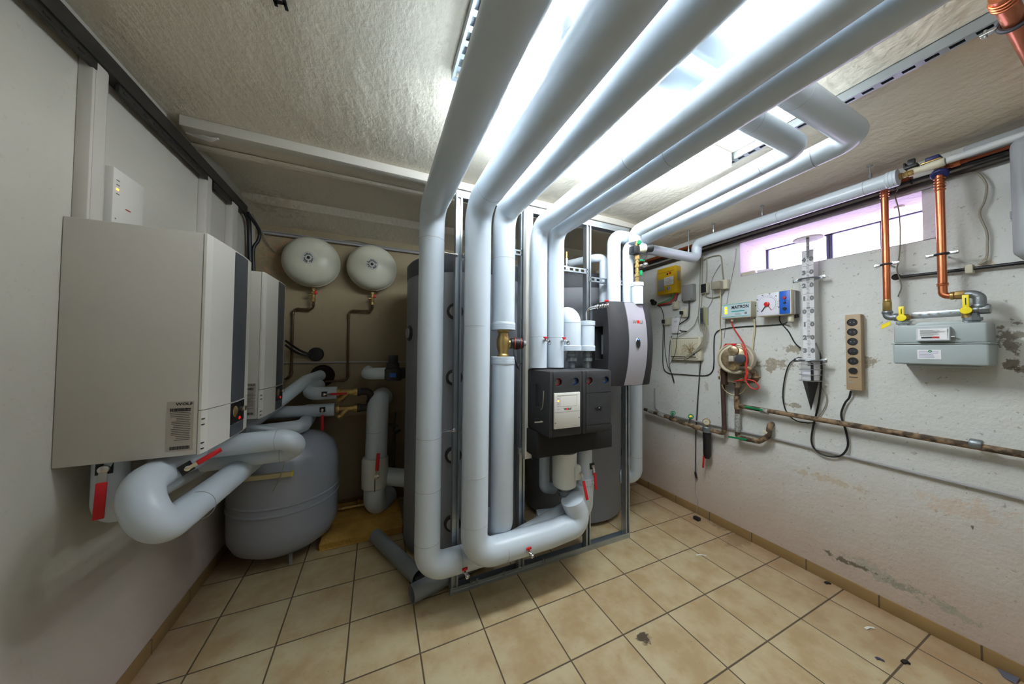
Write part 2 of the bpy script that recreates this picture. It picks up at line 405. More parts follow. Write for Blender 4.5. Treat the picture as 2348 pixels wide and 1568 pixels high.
M_RV = plaster('plaster_reveal', rgb(222, 212, 220), speck=.25, bump=.6, bsc=12, vary=.05)
FY = -1.7
struct('floor', box(B(), LW-.1, RW+.1, FY-.1, BW+.1, -.08, 0), tiles('floor_tiles', .3308, .3280, .885, 1.575))
struct('wall_left', box(B(), LW-.15, LW, FY, BW+.1, 0, 2.9), M_LW)
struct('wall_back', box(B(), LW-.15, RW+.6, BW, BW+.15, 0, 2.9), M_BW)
struct('wall_front', box(B(), LW-.15, RW+.6, FY-.15, FY, 0, 2.9), M_LW)
# right wall with its window opening
WY0, WY1, WZ0, WZ1, WX = .53, 1.50, 2.118, 2.40, 3.13
b = B()
box(b, RW, RW+.55, FY, WY0, 0, 2.9); box(b, RW, RW+.55, WY1, BW, 0, 2.9)
box(b, RW, RW+.55, WY0, WY1, 0, WZ0); box(b, RW, RW+.55, WY0, WY1, WZ1+.01, 2.9)
struct('wall_right', b, M_RW)
b = B()   # plaster lining of the window recess: sides, sloping sill, head
prism(b, [(RW-.002, WZ0+.001), (WX+.1, WZ0+.001), (WX+.1, WZ0+.075), (RW-.002, WZ0+.004)], 1, WY0, WY1)
box(b, RW-.002, WX+.1, WY1-.006, WY1+.001, WZ0, WZ1); box(b, RW-.002, WX+.1, WY0-.001, WY0+.05, WZ0, WZ1)
box(b, RW-.002, WX+.1, WY0, WY1, WZ1-.004, WZ1+.012)
struct('trim_1', b, M_RV)
# window: three frosted panes in steel frames
wf = B()
ys = [1.484, 1.10, 1.03, .82, .78, .60]
yb = [(1.49, 1.478), (1.105, 1.09), (1.086, 1.071), (.835, .80), (.61, .585)]
for a, c in yb: box(wf, WX-.02, WX+.02, c, a, WZ0+.06, WZ1)
box(wf, WX-.02, WX+.02, .585, 1.49, WZ0+.06, WZ0+.072); box(wf, WX-.02, WX+.02, .585, 1.49, WZ1-.012, WZ1)
win = struct('window_1', wf, mat('old_steel', rgb(60, 66, 82), .6, var=.2))
for a, c in ((1.478, 1.105), (1.071, .835), (.80, .61)):
    g = obj('pane', box(B(), WX, WX+.004, c, a, WZ0+.07, WZ1-.01), PANEM, win)
    g['label'] = 'bright frosted pane'
# ceiling: main soffit, raised dark bay behind the trunking, sloping strip against the back wall, drooping edge at the right wall
b = B()
prof = [(-1.2, 2.67), (1.9, 2.67), (2.25, 2.645), (2.45, 2.60), (2.62, 2.565), (3.4, 2.545), (3.4, 2.9), (-1.2, 2.9)]
prism(b, prof, 1, FY-.1, 2.30)
prof2 = [(2.299, 2.67), (2.288, 2.662), (2.30, 2.650), (2.33, 2.648), (2.352, 2.662), (2.37, 2.705), (2.7, 2.73), (2.98, 2.715), (3.03, 2.665), (3.3, 2.59), (3.5, 2.59), (3.5, 2.9), (2.299, 2.9)]
prism(b, prof2, 0, LW-.1, RW+.5)
ce = struct('ceiling', b, M_CE, 20)
# shallow plaster steps in the ceiling at the left
# tiled skirting
M_SK = tiles('skirting_tiles', .3308, .3308, .885, 1.08+.02, True)
struct('baseboard_right', box(B(), RW-.010, RW, FY, BW, 0, .072, .002), M_SK)
struct('baseboard_left', box(B(), LW, LW+.010, FY, BW, 0, .072, .002), M_SK)
struct('baseboard_back', box(B(), LW, RW, BW-.010, BW, 0, .072, .002), M_SK)

# ================================================================== LIGHTS
def luminaire(x0, x1, y, label, w_=.19, m=LAMPM):
    t = Thing('batten_luminaire', label, 'ceiling light', ((x0+x1)/2, y, 2.585), 0, 'fluorescent ceiling lights')
    h = (x1-x0)/2
    t.p('housing', box(B(), -h, h, -w_/2, w_/2, .045, .085, .004), WHITE)
    t.p('diffuser', box(B(), -h+.01, h-.01, -w_/2+.005, w_/2-.005, 0, .045), m)
    for s in (-1, 1): t.p('end_cap', box(B(), s*h-.012*s, s*h, -w_/2, w_/2, -.003, .05, .002), WHITE)
luminaire(.33, 1.88, 1.16, 'bright fluorescent luminaire under the ceiling above the pipes, its end showing by the rail')
luminaire(.33, 1.25, .30, 'second fluorescent luminaire, seen from below only between the pipes at the top edge', m=LAMPM2)
luminaire(.9, 2.3, -1.3, 'added fill luminaire, unseen behind the camera by the near wall', m=LAMPFILL)  # unseen lamp added behind the camera as fill light

def perforated_rail(y0, y1, x, label):
    bm = B(); w_ = .020
    # slotted channel: two flanges and a web with slots left open
    box(bm, x-w_, x-w_+.0025, y0, y1, CZ-.042, CZ-.001); box(bm, x+w_-.0025, x+w_, y0, y1, CZ-.042, CZ-.001)
    box(bm, x-w_, x-w_+.010, y0, y1, CZ-.044, CZ-.042); box(bm, x+w_-.010, x+w_, y0, y1, CZ-.044, CZ-.042)
    y = y0
    while y < y1: 
        box(bm, x-w_+.009, x+w_-.009, y, min(y+.022, y1), CZ-.044, CZ-.042); y += .055
    box(bm, x-w_, x+w_, y0, y1, CZ-.004, CZ-.0015)
    return solo('mounting_rail', label, 'rail', bm, GALV, 'slotted steel mounting rails on the ceiling')
perforated_rail(-.6, 1.235, .285, 'slotted steel mounting rail on the ceiling left of the leftmost thick grey pipe')
perforated_rail(-.6, 1.235, 1.91, 'slotted steel mounting rail on the ceiling between the lights and the window wall')

# ================================================================== CEILING TRUNKING AND LEFT WALL
b = B(); box(b, LW+.06, 2.183, 2.04, 2.10, 2.615, CZ-.001, .003)
for x in (-.28, .62, 1.35): box(b, x, x+.003, 2.0385, 2.1015, 2.6135, CZ-.001)
solo('ceiling_trunking', 'long white cable trunking across the ceiling in front of the dark rear bay', 'cable trunking', b, TRUNK)
b = B()
for i in range(5):
    P = [(LW+.055, 2.09+i*.006, 2.645-i*.006), (LW+.10, 2.10+i*.004, 2.625-i*.003), (LW+.16, 2.085+i*.004, 2.606-i*.002), (LW+.20, 2.07, 2.603)]
    sweep(b, catmull(P), .005, 8)
solo('cable_bundle', 'white cable bundle coming out of the ceiling trunking into the black tray', 'cable', b, WHITE)

b = B(); box(b, LW+.001, LW+.048, -1.2, 2.97, 2.535, 2.60, .003)
tr = solo('cable_tray', 'long black cable tray along the top of the left wall', 'cable tray', b, TRAY)
for y0, y1 in ((-1.2, 1.60), (1.70, 2.39), (2.47, 2.72)):
    bm = B(); box(bm, .0, .012, 0, y1-y0, 0, .036, .002)
    n = int((y1-y0)/.06)
    for k in range(n): box(bm, .008, .0145, .02+k*.06, .045+k*.06, .012, .017)
    o = obj('slotted_flange', bm, TRAY, tr); o.location = Vector((LW+.028, y0, 2.502))-tr.location
b = B()
sweep(b, catmull([(LW+.03, 2.95, 2.56), (LW+.04, 3.02, 2.50), (LW+.035, 3.06, 2.38), (LW+.04, 3.07, 2.2), (LW+.05, 3.08, 2.0), (LW+.05, 3.06, 1.75)]), .016, 10)
sweep(b, catmull([(LW+.05, 2.96, 2.55), (LW+.09, 3.08, 2.46), (LW+.08, 3.10, 2.38), (LW+.055, 3.085, 2.3), (LW+.06, 3.09, 2.1), (LW+.06, 3.08, 1.75)]), .012, 10)
solo('cable_drop', 'thick black cables dropping from the end of the black tray behind the boilers', 'cable', b, CABLEB)
def wall_trunk(y0, y1, label, z0=1.94, dep=.038, z1=2.533):
    b = B(); box(b, LW+.0005, LW+dep, y0, y1, z0, z1, .003); box(b, LW+dep, LW+dep+.0015, y0+.01, y1-.01, z0, z1)
    return solo('vertical_trunking', label, 'cable trunking', b, BEIGEW, 'vertical white trunkings above the boilers')
wall_trunk(1.585, 1.655, 'beige vertical cable trunking left of the wall controller, above the near boiler')
wall_trunk(2.375, 2.445, 'white vertical cable trunking in the gap between the black tray flanges, above the far boiler')
wall_trunk(2.73, 2.83, 'wide white vertical trunking at the far end of the left wall', z0=1.6)

# wall controller
t = Thing('wall_controller', 'white wall controller with an orange light above the near boiler', 'controller', (LW, 1.70, 1.96), PI/2)
t.p('case', box(B(), 0, .17, -.035, -.001, 0, .245, .004), WHITE)
bm = B(); 
for k in range(4): box(bm, .014, .03, -.0365, -.035, .198+k*-.018, .2+k*-.018)
t.p('marking', bm, INK)
t.p('status_light', box(B(), .014, .026, -.037, -.034, .160, .166), LEDO, label='glowing orange light')
t.p('logo', lathe(B(), [(0, -.0366), (.012, -.0366), (.012, -.035)], (.075, 0, .105), (0, -1, 0), 16) if False else box(B(), .066, .092, -.0365, -.035, .100, .104), REDD, label='small red logo')
t.p('screw', cyl(B(), (.016, -.036, .045), (.016, -.034, .045), .003, 10), GREYI)

# ------------------------------------------------------------------ boilers
def boiler(loc, label):
    W_, H_, D_ = .44, .855, .363
    t = Thing('wall_boiler', label, 'boiler', loc, PI/2, 'white wall hung boilers')
    t.p('body', box(B(), 0, W_, -D_, -.001, 0, H_, .004), BEIGEW)
    def prof(off=0):
        L = [(0, -D_-.002), (0, -D_-.010), (.022, -.384-off), (.145, -.408-off), (.22, -.412-off), (.295, -.408-off), (W_-.022, -.384-off), (W_, -D_-.010), (W_, -D_-.002)]
        return L
    def shaped(z0, z1, zt, top):
        bm = B(); prism(bm, prof(), 2, z0, z1)
        return bm
    bm = B()
    # upper door, its top edge falling towards the front
    P = prof(); n = len(P)
    A = [bm.verts.new((x, y, .169)) for x, y in P]
    C = [bm.verts.new((x, y, H_ - max(0, (-y-.375))*.5)) for x, y in P]
    bm.faces.new(A[::-1]); bm.faces.new(C)
    for i in range(n): bm.faces.new((A[i], A[(i+1) % n], C[(i+1) % n], C[i]))
    door = t.p('front_door', bm, WHITE, smooth=12)
    bm = B(); A = [bm.verts.new((x, y, 0 + max(0, (-y-.375))*.45)) for x, y in P]; C = [bm.verts.new((x, y, .166)) for x, y in P]
    bm.faces.new(A[::-1]); bm.faces.new(C)
    for i in range(n): bm.faces.new((A[i], A[(i+1) % n], C[(i+1) % n], C[i]))
    flap = t.p('lower_flap', bm, WHITE, smooth=12)
    st = t.p('centre_strip', prism(B(), [(.152, -.40), (.152, -.4115), (.22, -.4145), (.288, -.4115), (.288, -.40)], 2, .172, H_-.024), STRIP, label='anthracite strip down the middle of the door')
    t.p('flap_strip', prism(B(), [(.152, -.40), (.152, -.4115), (.22, -.4145), (.288, -.4115), (.288, -.40)], 2, .02, .07), STRIP, flap)
    cp = t.p('control_recess', box(B(), .152, .288, -.413, -.40, .072, .165), BLACK, label='dark control window')
    g = lathe(B(), [(0, .4145), (.022, .4145), (.024, .413)], (.19, 0, .125), (0, -1, 0), 20)
    t.p('pressure_gauge', g, BRASS, cp)
    t.p('knob', cyl(B(), (.25, -.413, .128), (.25, -.432, .128), .012, 18, .002), CHROME, cp, label='chrome knob')
    t.p('reset_button', cyl(B(), (.235, -.413, .088), (.235, -.416, .088), .007, 14), REDDOT, cp, label='red button')
    for z in (.132, .110, .040, .018): t.p('vent_slit', box(B(), .0005, .016, -.3795, -.374, z, z+.004), INK, flap)
    # stickers on the near side
    pl = t.p('rating_plate', box(B(), -.0012, 0, -.352, -.277, .02, .205), PLATE, label='rating plate covered in small print')
    bm = B()
    for z in [.176-i*.0068 for i in range(18)]:
        if random.random() < .85: box(bm, -.0016, -.001, -.345+random.random()*.006, -.285-random.random()*.02, z, z+.0018)
    for z in (.168, .026):
        y = -.343
        while y < -.288:
            w_ = .0008+random.random()*.0022; box(bm, -.0018, -.001, y, y+w_, z, z+.012); y += w_+.0012
    t.p('print', bm, INK, pl)
    tx = t.text('brand_print', 'WOLF', 0, 0, .014, INK, 0, pl, bold=.0004, sx=1.2)
    tx.data.transform(Matrix.Translation((-.0015, -.333+.008, .195)) @ Matrix.Rotation(PI/2, 4, 'Z').inverted())
    return t
boiler((LW, 1.555, 1.09), 'nearest of the two white wall hung boilers, its long beige side facing the room')
t2 = boiler((LW, 2.20, 1.09), 'farther white wall hung boiler, partly hidden behind the near one')

# ================================================================== THE THICK PIPES
def pipe(name, label, cat, pts, r, R=.1, m=PVC, seams=(), group=None, n=32, cap_r=0, caps=(), seg=10):
    """insulated pipe: one covering, plus seam rings and end collars as parts. seams = (point, axis)"""
    P0 = Vector(pts[0]); t = Thing(name, label, cat, P0, 0, group)
    t.p('pipe_cover', tube(B(), pts, r, R, n, seg), m, world=True, smooth=50)
    for c, ax in seams:
        t.p('seam', torus(B(), c, ax, r-.0002, .0011, n, 6), SEAM, world=True)
    for a, b_ in caps:
        a, b_ = Vector(a), Vector(b_); d = (b_-a)
        bm = B(); L = d.length; sweep(bm, [a, a+d*.1, a+d*.35, a+d*.36, a+d*.40, a+d*.7, a+d*.71, a+d*.75, a+d*.97, b_], r, n, True,
              [r+.001, r+.004, r+.004, r+.0022, r+.004, r+.004, r+.0022, r+.004, r+.004, r+.0015])
        t.p('end_collar', bm, m, world=True)
    return t
PG = 'thick grey pipes running along the ceiling'
Z1, Z2, Z3, Z4 = 2.312, 2.33, 2.358, 2.322
# 1: down at x=.281, foot bends right
p1 = pipe('insulated_pipe', 'leftmost thick grey pipe, dropping from the ceiling to an elbow near the floor', 'pipe',
     [(.281, -1.6, Z1), (.281, 1.775, Z1), (.281, 1.775, .265), (.80, 1.775, .265), (1.335, 1.775, .40), (1.335, 1.775, .56)], .071, .10,
     seams=[((.281, 1.775, 2.13), (0, 0, 1)), ((.281, 1.775, 1.0), (0, 0, 1)), ((.281, 1.775, .71), (0, 0, 1)), ((.281, 1.775, .42), (0, 0, 1)), ((.47, 1.775, .265), (1, 0, 0))], group=PG)
p2 = pipe('insulated_pipe', 'thick grey pipe in front, dropping beside the leftmost one and crossing low to the right', 'pipe',
     [(.527, -1.6, Z2), (.521, 1.65, Z2), (.517, 1.65, .345), (1.0, 1.65, .350), (1.245, 1.65, .372), (1.185, 1.66, .53)], .0745, .12,
     seams=[((.517, 1.65, 1.63), (0, 0, 1)), ((.517, 1.65, .80), (0, 0, 1)), ((.517, 1.65, .525), (0, .1, 1)), ((.70, 1.65, .345), (1, 0, 0)), ((.522, 1.44, Z2), (0, 1, 0))], group=PG)
p2.p('end_collar', sweep(B(), [Vector((1.1985, 1.6578, .495)), Vector((1.194, 1.6585, .507)), Vector((1.1845, 1.6601, .532))], .077, 32), PVC, world=True)
p3 = pipe('insulated_pipe', 'third thick grey pipe, its drop ending in a collar above the brass valve', 'pipe',
     [(.715, -1.6, Z3), (.715, 1.73, Z3), (.715, 1.73, 1.625)], .070, .10,
     seams=[((.715, 1.73, 2.06), (0, 0, 1))], caps=[((.715, 1.73, 1.668), (.715, 1.73, 1.622))], group=PG)
pipe('insulated_pipe', 'thick grey pipe below the brass valve, standing behind the low crossing pipe', 'pipe',
     [(.715, 1.73, 1.455), (.715, 1.73, .42), (.715, 1.95, .36)], .070, .08, caps=[((.715, 1.73, 1.408), (.715, 1.73, 1.458))])
p4 = pipe('insulated_pipe', 'grey ceiling pipe that drops to the left half of the black pump station', 'pipe',
     [(.975, -1.6, Z4), (.975, 1.75, Z4), (.975, 1.75, 1.385)], .0565, .09,
     seams=[((.975, 1.75, 1.585), (0, 0, 1)), ((.975, .95, Z4), (0, 1, 0))], group=PG)
p5 = pipe('insulated_pipe', 'rightmost of the five grey ceiling pipes, dropping beside its twin to the pump station', 'pipe',
     [(1.106, -1.6, Z4), (1.106, 1.75, Z4), (1.106, 1.75, 1.385)], .0565, .09,
     seams=[((1.106, 1.75, 1.585), (0, 0, 1)), ((1.106, .86, Z4), (0, 1, 0))], group=PG)
# 6, 7: over the cross, along the ceiling, down to the solar station
p6 = pipe('insulated_pipe', 'slimmer grey pipe crossing above the others and turning back to the brass valve set', 'pipe',
     [(.517, .715, 2.41), (.517, .715, 2.452), (1.77, .715, 2.452), (1.77, 1.69, 2.40), (1.77, 1.69, 2.315)], .045, .055, seams=[((1.40, .715, 2.452), (1, 0, 0)), ((1.77, .86, 2.444), (0, 1, 0))], seg=6)
p7 = pipe('insulated_pipe', 'grey pipe crossing above, turning back below the slimmer one to the solar station', 'pipe',
     [(.715, .575, 2.42), (.715, .575, 2.462), (1.93, .575, 2.462), (1.93, 1.80, 2.392), (1.665, 1.80, 2.392), (1.665, 1.80, 1.84)], .050, .07, seams=[((1.42, .575, 2.462), (1, 0, 0)), ((1.93, .72, 2.452), (0, 1, 0)), ((1.88, 1.80, 2.392), (1, 0, 0))], seg=6)
p8 = pipe('insulated_pipe', 'grey pipe from the solar station out to the window wall and forward under the ceiling', 'pipe',
     [(1.76, 1.75, 1.84), (1.76, 1.75, 2.318), (2.56, 1.75, 2.318), (2.56, 1.75, 2.45), (2.56, .62, 2.45)], .040, .05, seams=[((2.56, .74, 2.45), (0, 1, 0)), ((2.56, 1.15, 2.45), (0, 1, 0))], caps=[((2.56, .66, 2.45), (2.56, .618, 2.45))])
for y, x, wh in ((1.60, 2.56, 'second'), (1.25, 2.56, 'third'), (.72, 2.56, 'nearest'), (1.78, 2.50, 'farthest')):
    bm = cyl(B(), (x, y, 2.49 if x > 2.52 else 2.36), (x, y, 2.575), .004, 10)
    cyl(bm, (x, y, 2.50 if x > 2.52 else 2.37), (x, y, 2.52 if x > 2.52 else 2.40), .008, 8); cyl(bm, (x, y, 2.566), (x, y, 2.570), .012, 12)
    solo('hanger_rod', wh+' of the threaded rods hanging the grey window wall pipe from the ceiling', 'hanger', bm, GALV, 'threaded rods of the window wall pipe')
# stub over the solar station and brass valve set
sx, sy = 1.76, 1.66
pipe('insulated_pipe', 'short grey pipe stub standing on the solar station below the brass valves', 'pipe', [(sx, sy, 1.845), (sx, sy, 2.0)], .041, caps=[((sx, sy, 1.975), (sx, sy, 2.005))])
t = Thing('valve_set', 'brass valve set with black actuator head and green handles above the solar station', 'valve', (sx, sy, 2.0))
bm = cyl(B(), (0, 0, 0), (0, 0, .315), .011, 18)
for z, r, h in ((.0, .016, .018), (.03, .014, .012), (.05, .017, .02), (.085, .014, .012), (.12, .016, .02), (.155, .014, .014), (.18, .017, .03), (.28, .016, .02)): cyl(bm, (0, 0, z), (0, 0, z+h), r, 8)
t.p('body', bm, BRASS)
t.p('actuator', box(B(), -.055, .012, -.03, .03, .215, .275, .008), BLACK)
t.p('motor_sleeve', cyl(B(), (.0, -.02, .255), (.045, -.045, .258), .028, 24, .003), IVORY)
t.p('motor_cap', cyl(B(), (.04, -.042, .258), (.085, -.066, .261), .031, 24, .006), BLACK)
t.p('handle', box(B(), -.014, .004, -.032, -.012, .285, .315, .003), GREEN, label='green handle')
t.p('handle', box(B(), .012, .055, -.025, -.012, .165, .180, .004), GREEN, label='green handle')
t.p('handle', box(B(), .016, .032, -.022, -.004, .058, .098, .003), GREEN, label='green handle')
bm = cyl(B(), (.01, -.01, .130), (.055, -.02, .142), .012, 14, .002); lathe(bm, [(0, 0), (.016, 0), (.018, .004), (.018, .02), (0, .024)], (.05, -.02, .141), (1, -.2, .2), 18)
t.p('filling_cap', bm, CHROME)
t.p('cable', sweep(B(), catmull([(.05, -.05, .24), (.05, -.04, .20), (.03, -.03, .17)]), .003, 8), CABLEB)

# ------------------------------------------------------------------ drain cocks and ball valves
def cock_proto():
    t = Thing('drain_cock', '', 'drain cock', (0, 0, 0))
    bm = cyl(B(), (0, .012, 0), (0, -.012, 0), .009, 16, .001); cyl(bm, (0, -.012, 0), (.004, -.030, -.006), .0075, 16, .001)
    t.p('body', bm, CHROME)
    bm = B(); box(bm, -.014, .014, -.016, -.006, .011, .021, .002); box(bm, -.004, .004, -.014, -.006, .004, .014)
    t.p('handle', bm, RED, label='red wing handle')
    t.p('cap', cyl(B(), (.004, -.028, -.006), (.006, -.040, -.010), .0105, 18, .002), CHROME)
    t.p('strap', torus(B(), (.012, -.036, -.018), (1, .3, 0), .012, .0014, 18, 6), BLACK, label='black strap')
    return t
ck = cock_proto(); first = [True]
def cock(loc, rz, s, label, group='drain cocks with red wing handles'):
    e = ck.e if first[0] else copy_tree(ck.e); first[0] = False
    e.location = loc; e.rotation_euler = (0, 0, rz); e.scale = (s, s, s)
    e['label'] = label; e['group'] = group; return e
cock((.475, 1.700, .245), .1, 1.15, 'small drain cock with red wing handle on the foot of the leftmost thick pipe')
cock((.815, 1.575, .345), .1, 1.15, 'small drain cock with red wing handle on the low crossing pipe')
cock((.985, 1.690, 1.565), .2, 1.0, 'red handled drain cock on the left one of the twin pipes over the pump station')
cock((1.128, 1.692, 1.565), .2, 1.0, 'red handled drain cock on the right one of the twin pipes over the pump station')

def lever(t, o, d, L, wd=.018, off=.018, side=(0, -1, 0), cut=True, world=True, m=RED, hub=.011):
    """ball valve lever: pivot at o, handle towards d, standing off along side"""
    o, d, s = Vector(o), Vector(d).normalized(), Vector(side).normalized()
    if cut: t.p('cutout', obarm(B(), o-d*.020+s*.001, o+d*.020+s*.001, .040, .004, s.cross(d).cross(d) if False else s), BLACK, world=world, label='black opening in the cover')
    t.p('stem', cyl(B(), o-s*.012, o+s*off, hub, 14, .002), CHROME, world=world)
    up = s
    bm = obarm(B(), o+s*off*.85, o+d*L*.30+s*(off*1.15), wd*.75, .003, up)
    t.p('lever_arm', bm, CHROME, world=world)
    bm = obarm(B(), o+d*L*.25+s*(off*1.15), o+d*L+s*(off*1.35), wd, .008, up, .0035)
    t.p('handle', bm, m, world=world, label='red lever' if m is RED else None)

# ------------------------------------------------------------------ mixing valve between the two lengths of pipe 3
t = Thing('mixing_valve', 'brass mixing valve with black and red motor head between two lengths of thick grey pipe', 'valve', (.715, 1.73, 1.455))
bm = B(); lathe(bm, [(.036, 0), (.036, .012), (.030, .02), (.030, .03), (.040, .06), (.042, .085), (.040, .11), (.030, .14), (.030, .15), (.037, .155), (.037, .172)], (0, 0, 0), n=28)
cyl(bm, (0, 0, .085), (.055, -.02, .085), .026, 20, .002)
t.p('body', bm, BRASS)
bm = lathe(B(), [(0, .045), (.030, .045), (.034, .05), (.034, .070), (.038, .074), (.038, .092), (.034, .098), (.034, .118), (.028, .126), (0, .126)], (0, 0, .085), (1, -.35, 0), 28)
t.p('motor_head', bm, BLACK)
bm = B(); torus(bm, Vector((0, 0, .085))+Vector((1, -.35, 0)).normalized()*.072, (1, -.35, 0), .0365, .003); torus(bm, Vector((0, 0, .085))+Vector((1, -.35, 0)).normalized()*.108, (1, -.35, 0), .033, .003)
t.p('ring', bm, REDD, label='red ring')
t.p('knob', cyl(B(), Vector((0, 0, .085))+Vector((1, -.35, 0)).normalized()*.12, Vector((0, 0, .085))+Vector((1, -.35, 0)).normalized()*.142, .017, 20, .003), GBOX)
t.p('cable', sweep(B(), catmull([(.05, -.04, .06), (.055, -.05, 0), (.075, -.04, -.05), (.10, -.02, -.075), (.10, -.01, -.05), (.14, .02, -.04)]), .0035, 8), CABLEB)

# ================================================================== STUD FRAME
t = Thing('stud_frame', 'tall galvanised stud frame standing on the tiles behind the thick pipes', 'frame', (1.16, 1.885, 0))
X0 = -1.16
def cprof(bm, x, z0, z1, w_=.05, d=.05, yy=0):
    th = .0025
    box(bm, x-w_/2, x-w_/2+th, yy-d/2, yy+d/2, z0, z1); box(bm, x+w_/2-th, x+w_/2, yy-d/2, yy+d/2, z0, z1)
    box(bm, x-w_/2, x-w_/2*.45, yy-d/2-.001, yy-d/2+th, z0, z1); box(bm, x+w_/2*.45, x+w_/2, yy-d/2-.001, yy-d/2+th, z0, z1)
    box(bm, x-w_/2*.5, x+w_/2*.5, yy-d/2+.010, yy-d/2+.0125, z0, z1)
    box(bm, x-w_/2, x+w_/2, yy+d/2-th, yy+d/2, z0, z1); return bm
for x in (.462, .915, 1.475, 1.865): t.p('stud', cprof(B(), X0+x, .004, 2.49, .042, .046), GALV)
def hprof(bm, x0, x1, z, h=.045, d=.05):
    th = .0025
    box(bm, x0, x1, -d/2, d/2, z, z+th); box(bm, x0, x1, -d/2-.001, -d/2+th, z, z+h); box(bm, x0, x1, d/2-th, d/2, z, z+h)
    box(bm, x0, x1, -d/2-.003, -d/2-.001, z+h*.4, z+h*.55); return bm
t.p('floor_track', hprof(B(), X0+.435, X0+1.885, 0, .04), GALV)
t.p('head_track', hprof(B(), X0+.44, X0+1.885, 2.462, .045), GALV)
def rail(x0, x1, z, yy=-.02):
    bm = B(); box(bm, x0, x1, yy-.004, yy, z, z+.010); box(bm, x0, x1, yy-.004, yy, z+.028, z+.038); box(bm, x0, x1, yy, yy+.02, z, z+.002); box(bm, x0, x1, yy, yy+.02, z+.036, z+.038)
    x = x0
    while x < x1-.02: box(bm, x, x+.02, yy-.003, yy, z+.009, z+.029); x += .05
    return bm
t.p('cross_rail', rail(X0+1.13, X0+1.47, 2.085), GALV)
t.p('cross_rail', rail(X0+1.48, X0+1.87, 2.03), GALV)
t.p('cross_rail', rail(X0+.79, X0+.92, 2.15), GALV)
t.p('cross_rail', rail(X0+.88, X0+.93, .80, -.04), GALV)
for z in (2.09, 1.0):
    bm = cyl(B(), (X0+.34, -.05, z), (X0+.45, -.03, z), .005, 10); cyl(bm, (X0+.43, -.034, z), (X0+.45, -.03, z), .009, 8)
    cyl(bm, (X0+.485, -.03, z), (X0+.53, -.07, z), .005, 10); box(bm, X0+.485, X0+.52, -.04, -.02, z-.012, z+.012, .002)
    t.p('pipe_bracket', bm, CHROME)
bm = B()
for x in (.56, .57, .58, .60, .61): box(bm, X0+x, X0+x+.004, -.029, -.022, .03, .055)
for x in (.78, .79, 1.08, 1.095): box(bm, X0+x, X0+x+.006, -.031, -.022, .012, .05)
t.p('cut_tab', bm, GALV)
b = B(); box(b, .905, .955, 1.80, 1.845, .778, 2.475, .002); box(b, .906, .912, 1.798, 1.80, .78, 2.473); box(b, .948, .954, 1.798, 1.80, .78, 2.473)
solo('upright_trunking', 'tall white cable trunking upright in front of the stud frame, left of the pump station', 'cable trunking', b, WHITE)

# ================================================================== BUFFER TANKS
def tank(x, y, r, label, ports, seed, top=2.18):
    t = Thing('buffer_tank', label, 'tank', (x, y, 0), 0, 'tall grey buffer tanks behind the stud frame')
    t.p('jacket', lathe(B(), [(r-.02, .03), (r, .04), (r, top-.13)], (0, 0, 0), n=72), TANKG, smooth=40)
    t.p('top_cover', lathe(B(), [(r+.003, top-.135), (r+.004, top-.03), (r-.015, top-.006), (r-.05, top), (0, top)], (0, 0, 0), n=72), TANKD, smooth=40)
    t.p('foot_ring', lathe(B(), [(r-.06, 0), (r-.06, .04)], (0, 0, 0), n=48), BLACK)
    for a, z, rr in ports:
        d = Vector((math.sin(a), -math.cos(a), 0))
        pr = t.p('port_cover', lathe(B(), [(0, r-.01), (rr, r-.01), (rr, r+.006), (rr*.7, r+.012), (0, r+.012)], (0, 0, z), d, 28), BLACK)
        t.p('thermometer', lathe(B(), [(0, r+.010), (rr*.62, r+.010), (rr*.62, r+.020), (0, r+.022)], (0, 0, z), d, 24), GBOX, pr)
    return t
A1 = -.42
ta = tank(.69, 2.52, .475, 'left tall grey buffer tank with dark lid and ports, behind the leftmost thick pipes', [(A1, 1.765, .058), (A1, 1.305, .058), (A1, .77, .058), (A1, .305, .058), (-1.35, 1.62, .06)], 1)
ta.p('label_strip', box(B(), -.001, .0, 0, .03, 0, .16), PAPER).location = Vector((-.36, -.318, 1.55))
tb = tank(1.80, 2.53, .46, 'right tall grey buffer tank with dark lid, behind the pump and solar stations', [(1.0, 1.05, .04), (1.0, .52, .045), (.98, 1.5, .04)], 2)
t = Thing('air_vent', 'small brass air vent standing on the lid of the right buffer tank', 'air vent', (1.50, 2.2, 2.178))
t.p('body', lathe(B(), [(.012, 0), (.012, .02), (.02, .024), (.02, .05), (.013, .055), (.013, .07), (.018, .075), (.018, .12)], (0, 0, 0), n=18), CHROME)
t.p('cap', lathe(B(), [(.011, .12), (.011, .18), (.007, .185), (0, .185)], (0, 0, 0), n=18), BRASS)
pipe('insulated_pipe', 'grey pipe rising from the rear and dropping down beside the right buffer tank lid', 'pipe',
     [(1.42, 3.05, 2.33), (1.63, 1.99, 2.262), (1.70, 1.955, 2.262), (1.70, 1.955, 1.80)], .035, .05)
pipe('insulated_pipe', 'wide grey pipe behind the right end of the stud frame, bending near the floor', 'pipe',
     [(2.22, 2.12, 1.5), (2.22, 2.12, .33), (2.08, 2.19, .33)], .060, .09, seams=[((2.22, 2.12, .52), (0, 0, 1))])
b = B(); box(b, 2.10, 2.16, 2.085, 2.12, .28, .36); 
bm = cyl(B(), (0, 0, 0), (0, 0, .09), .034, 20, .002); 

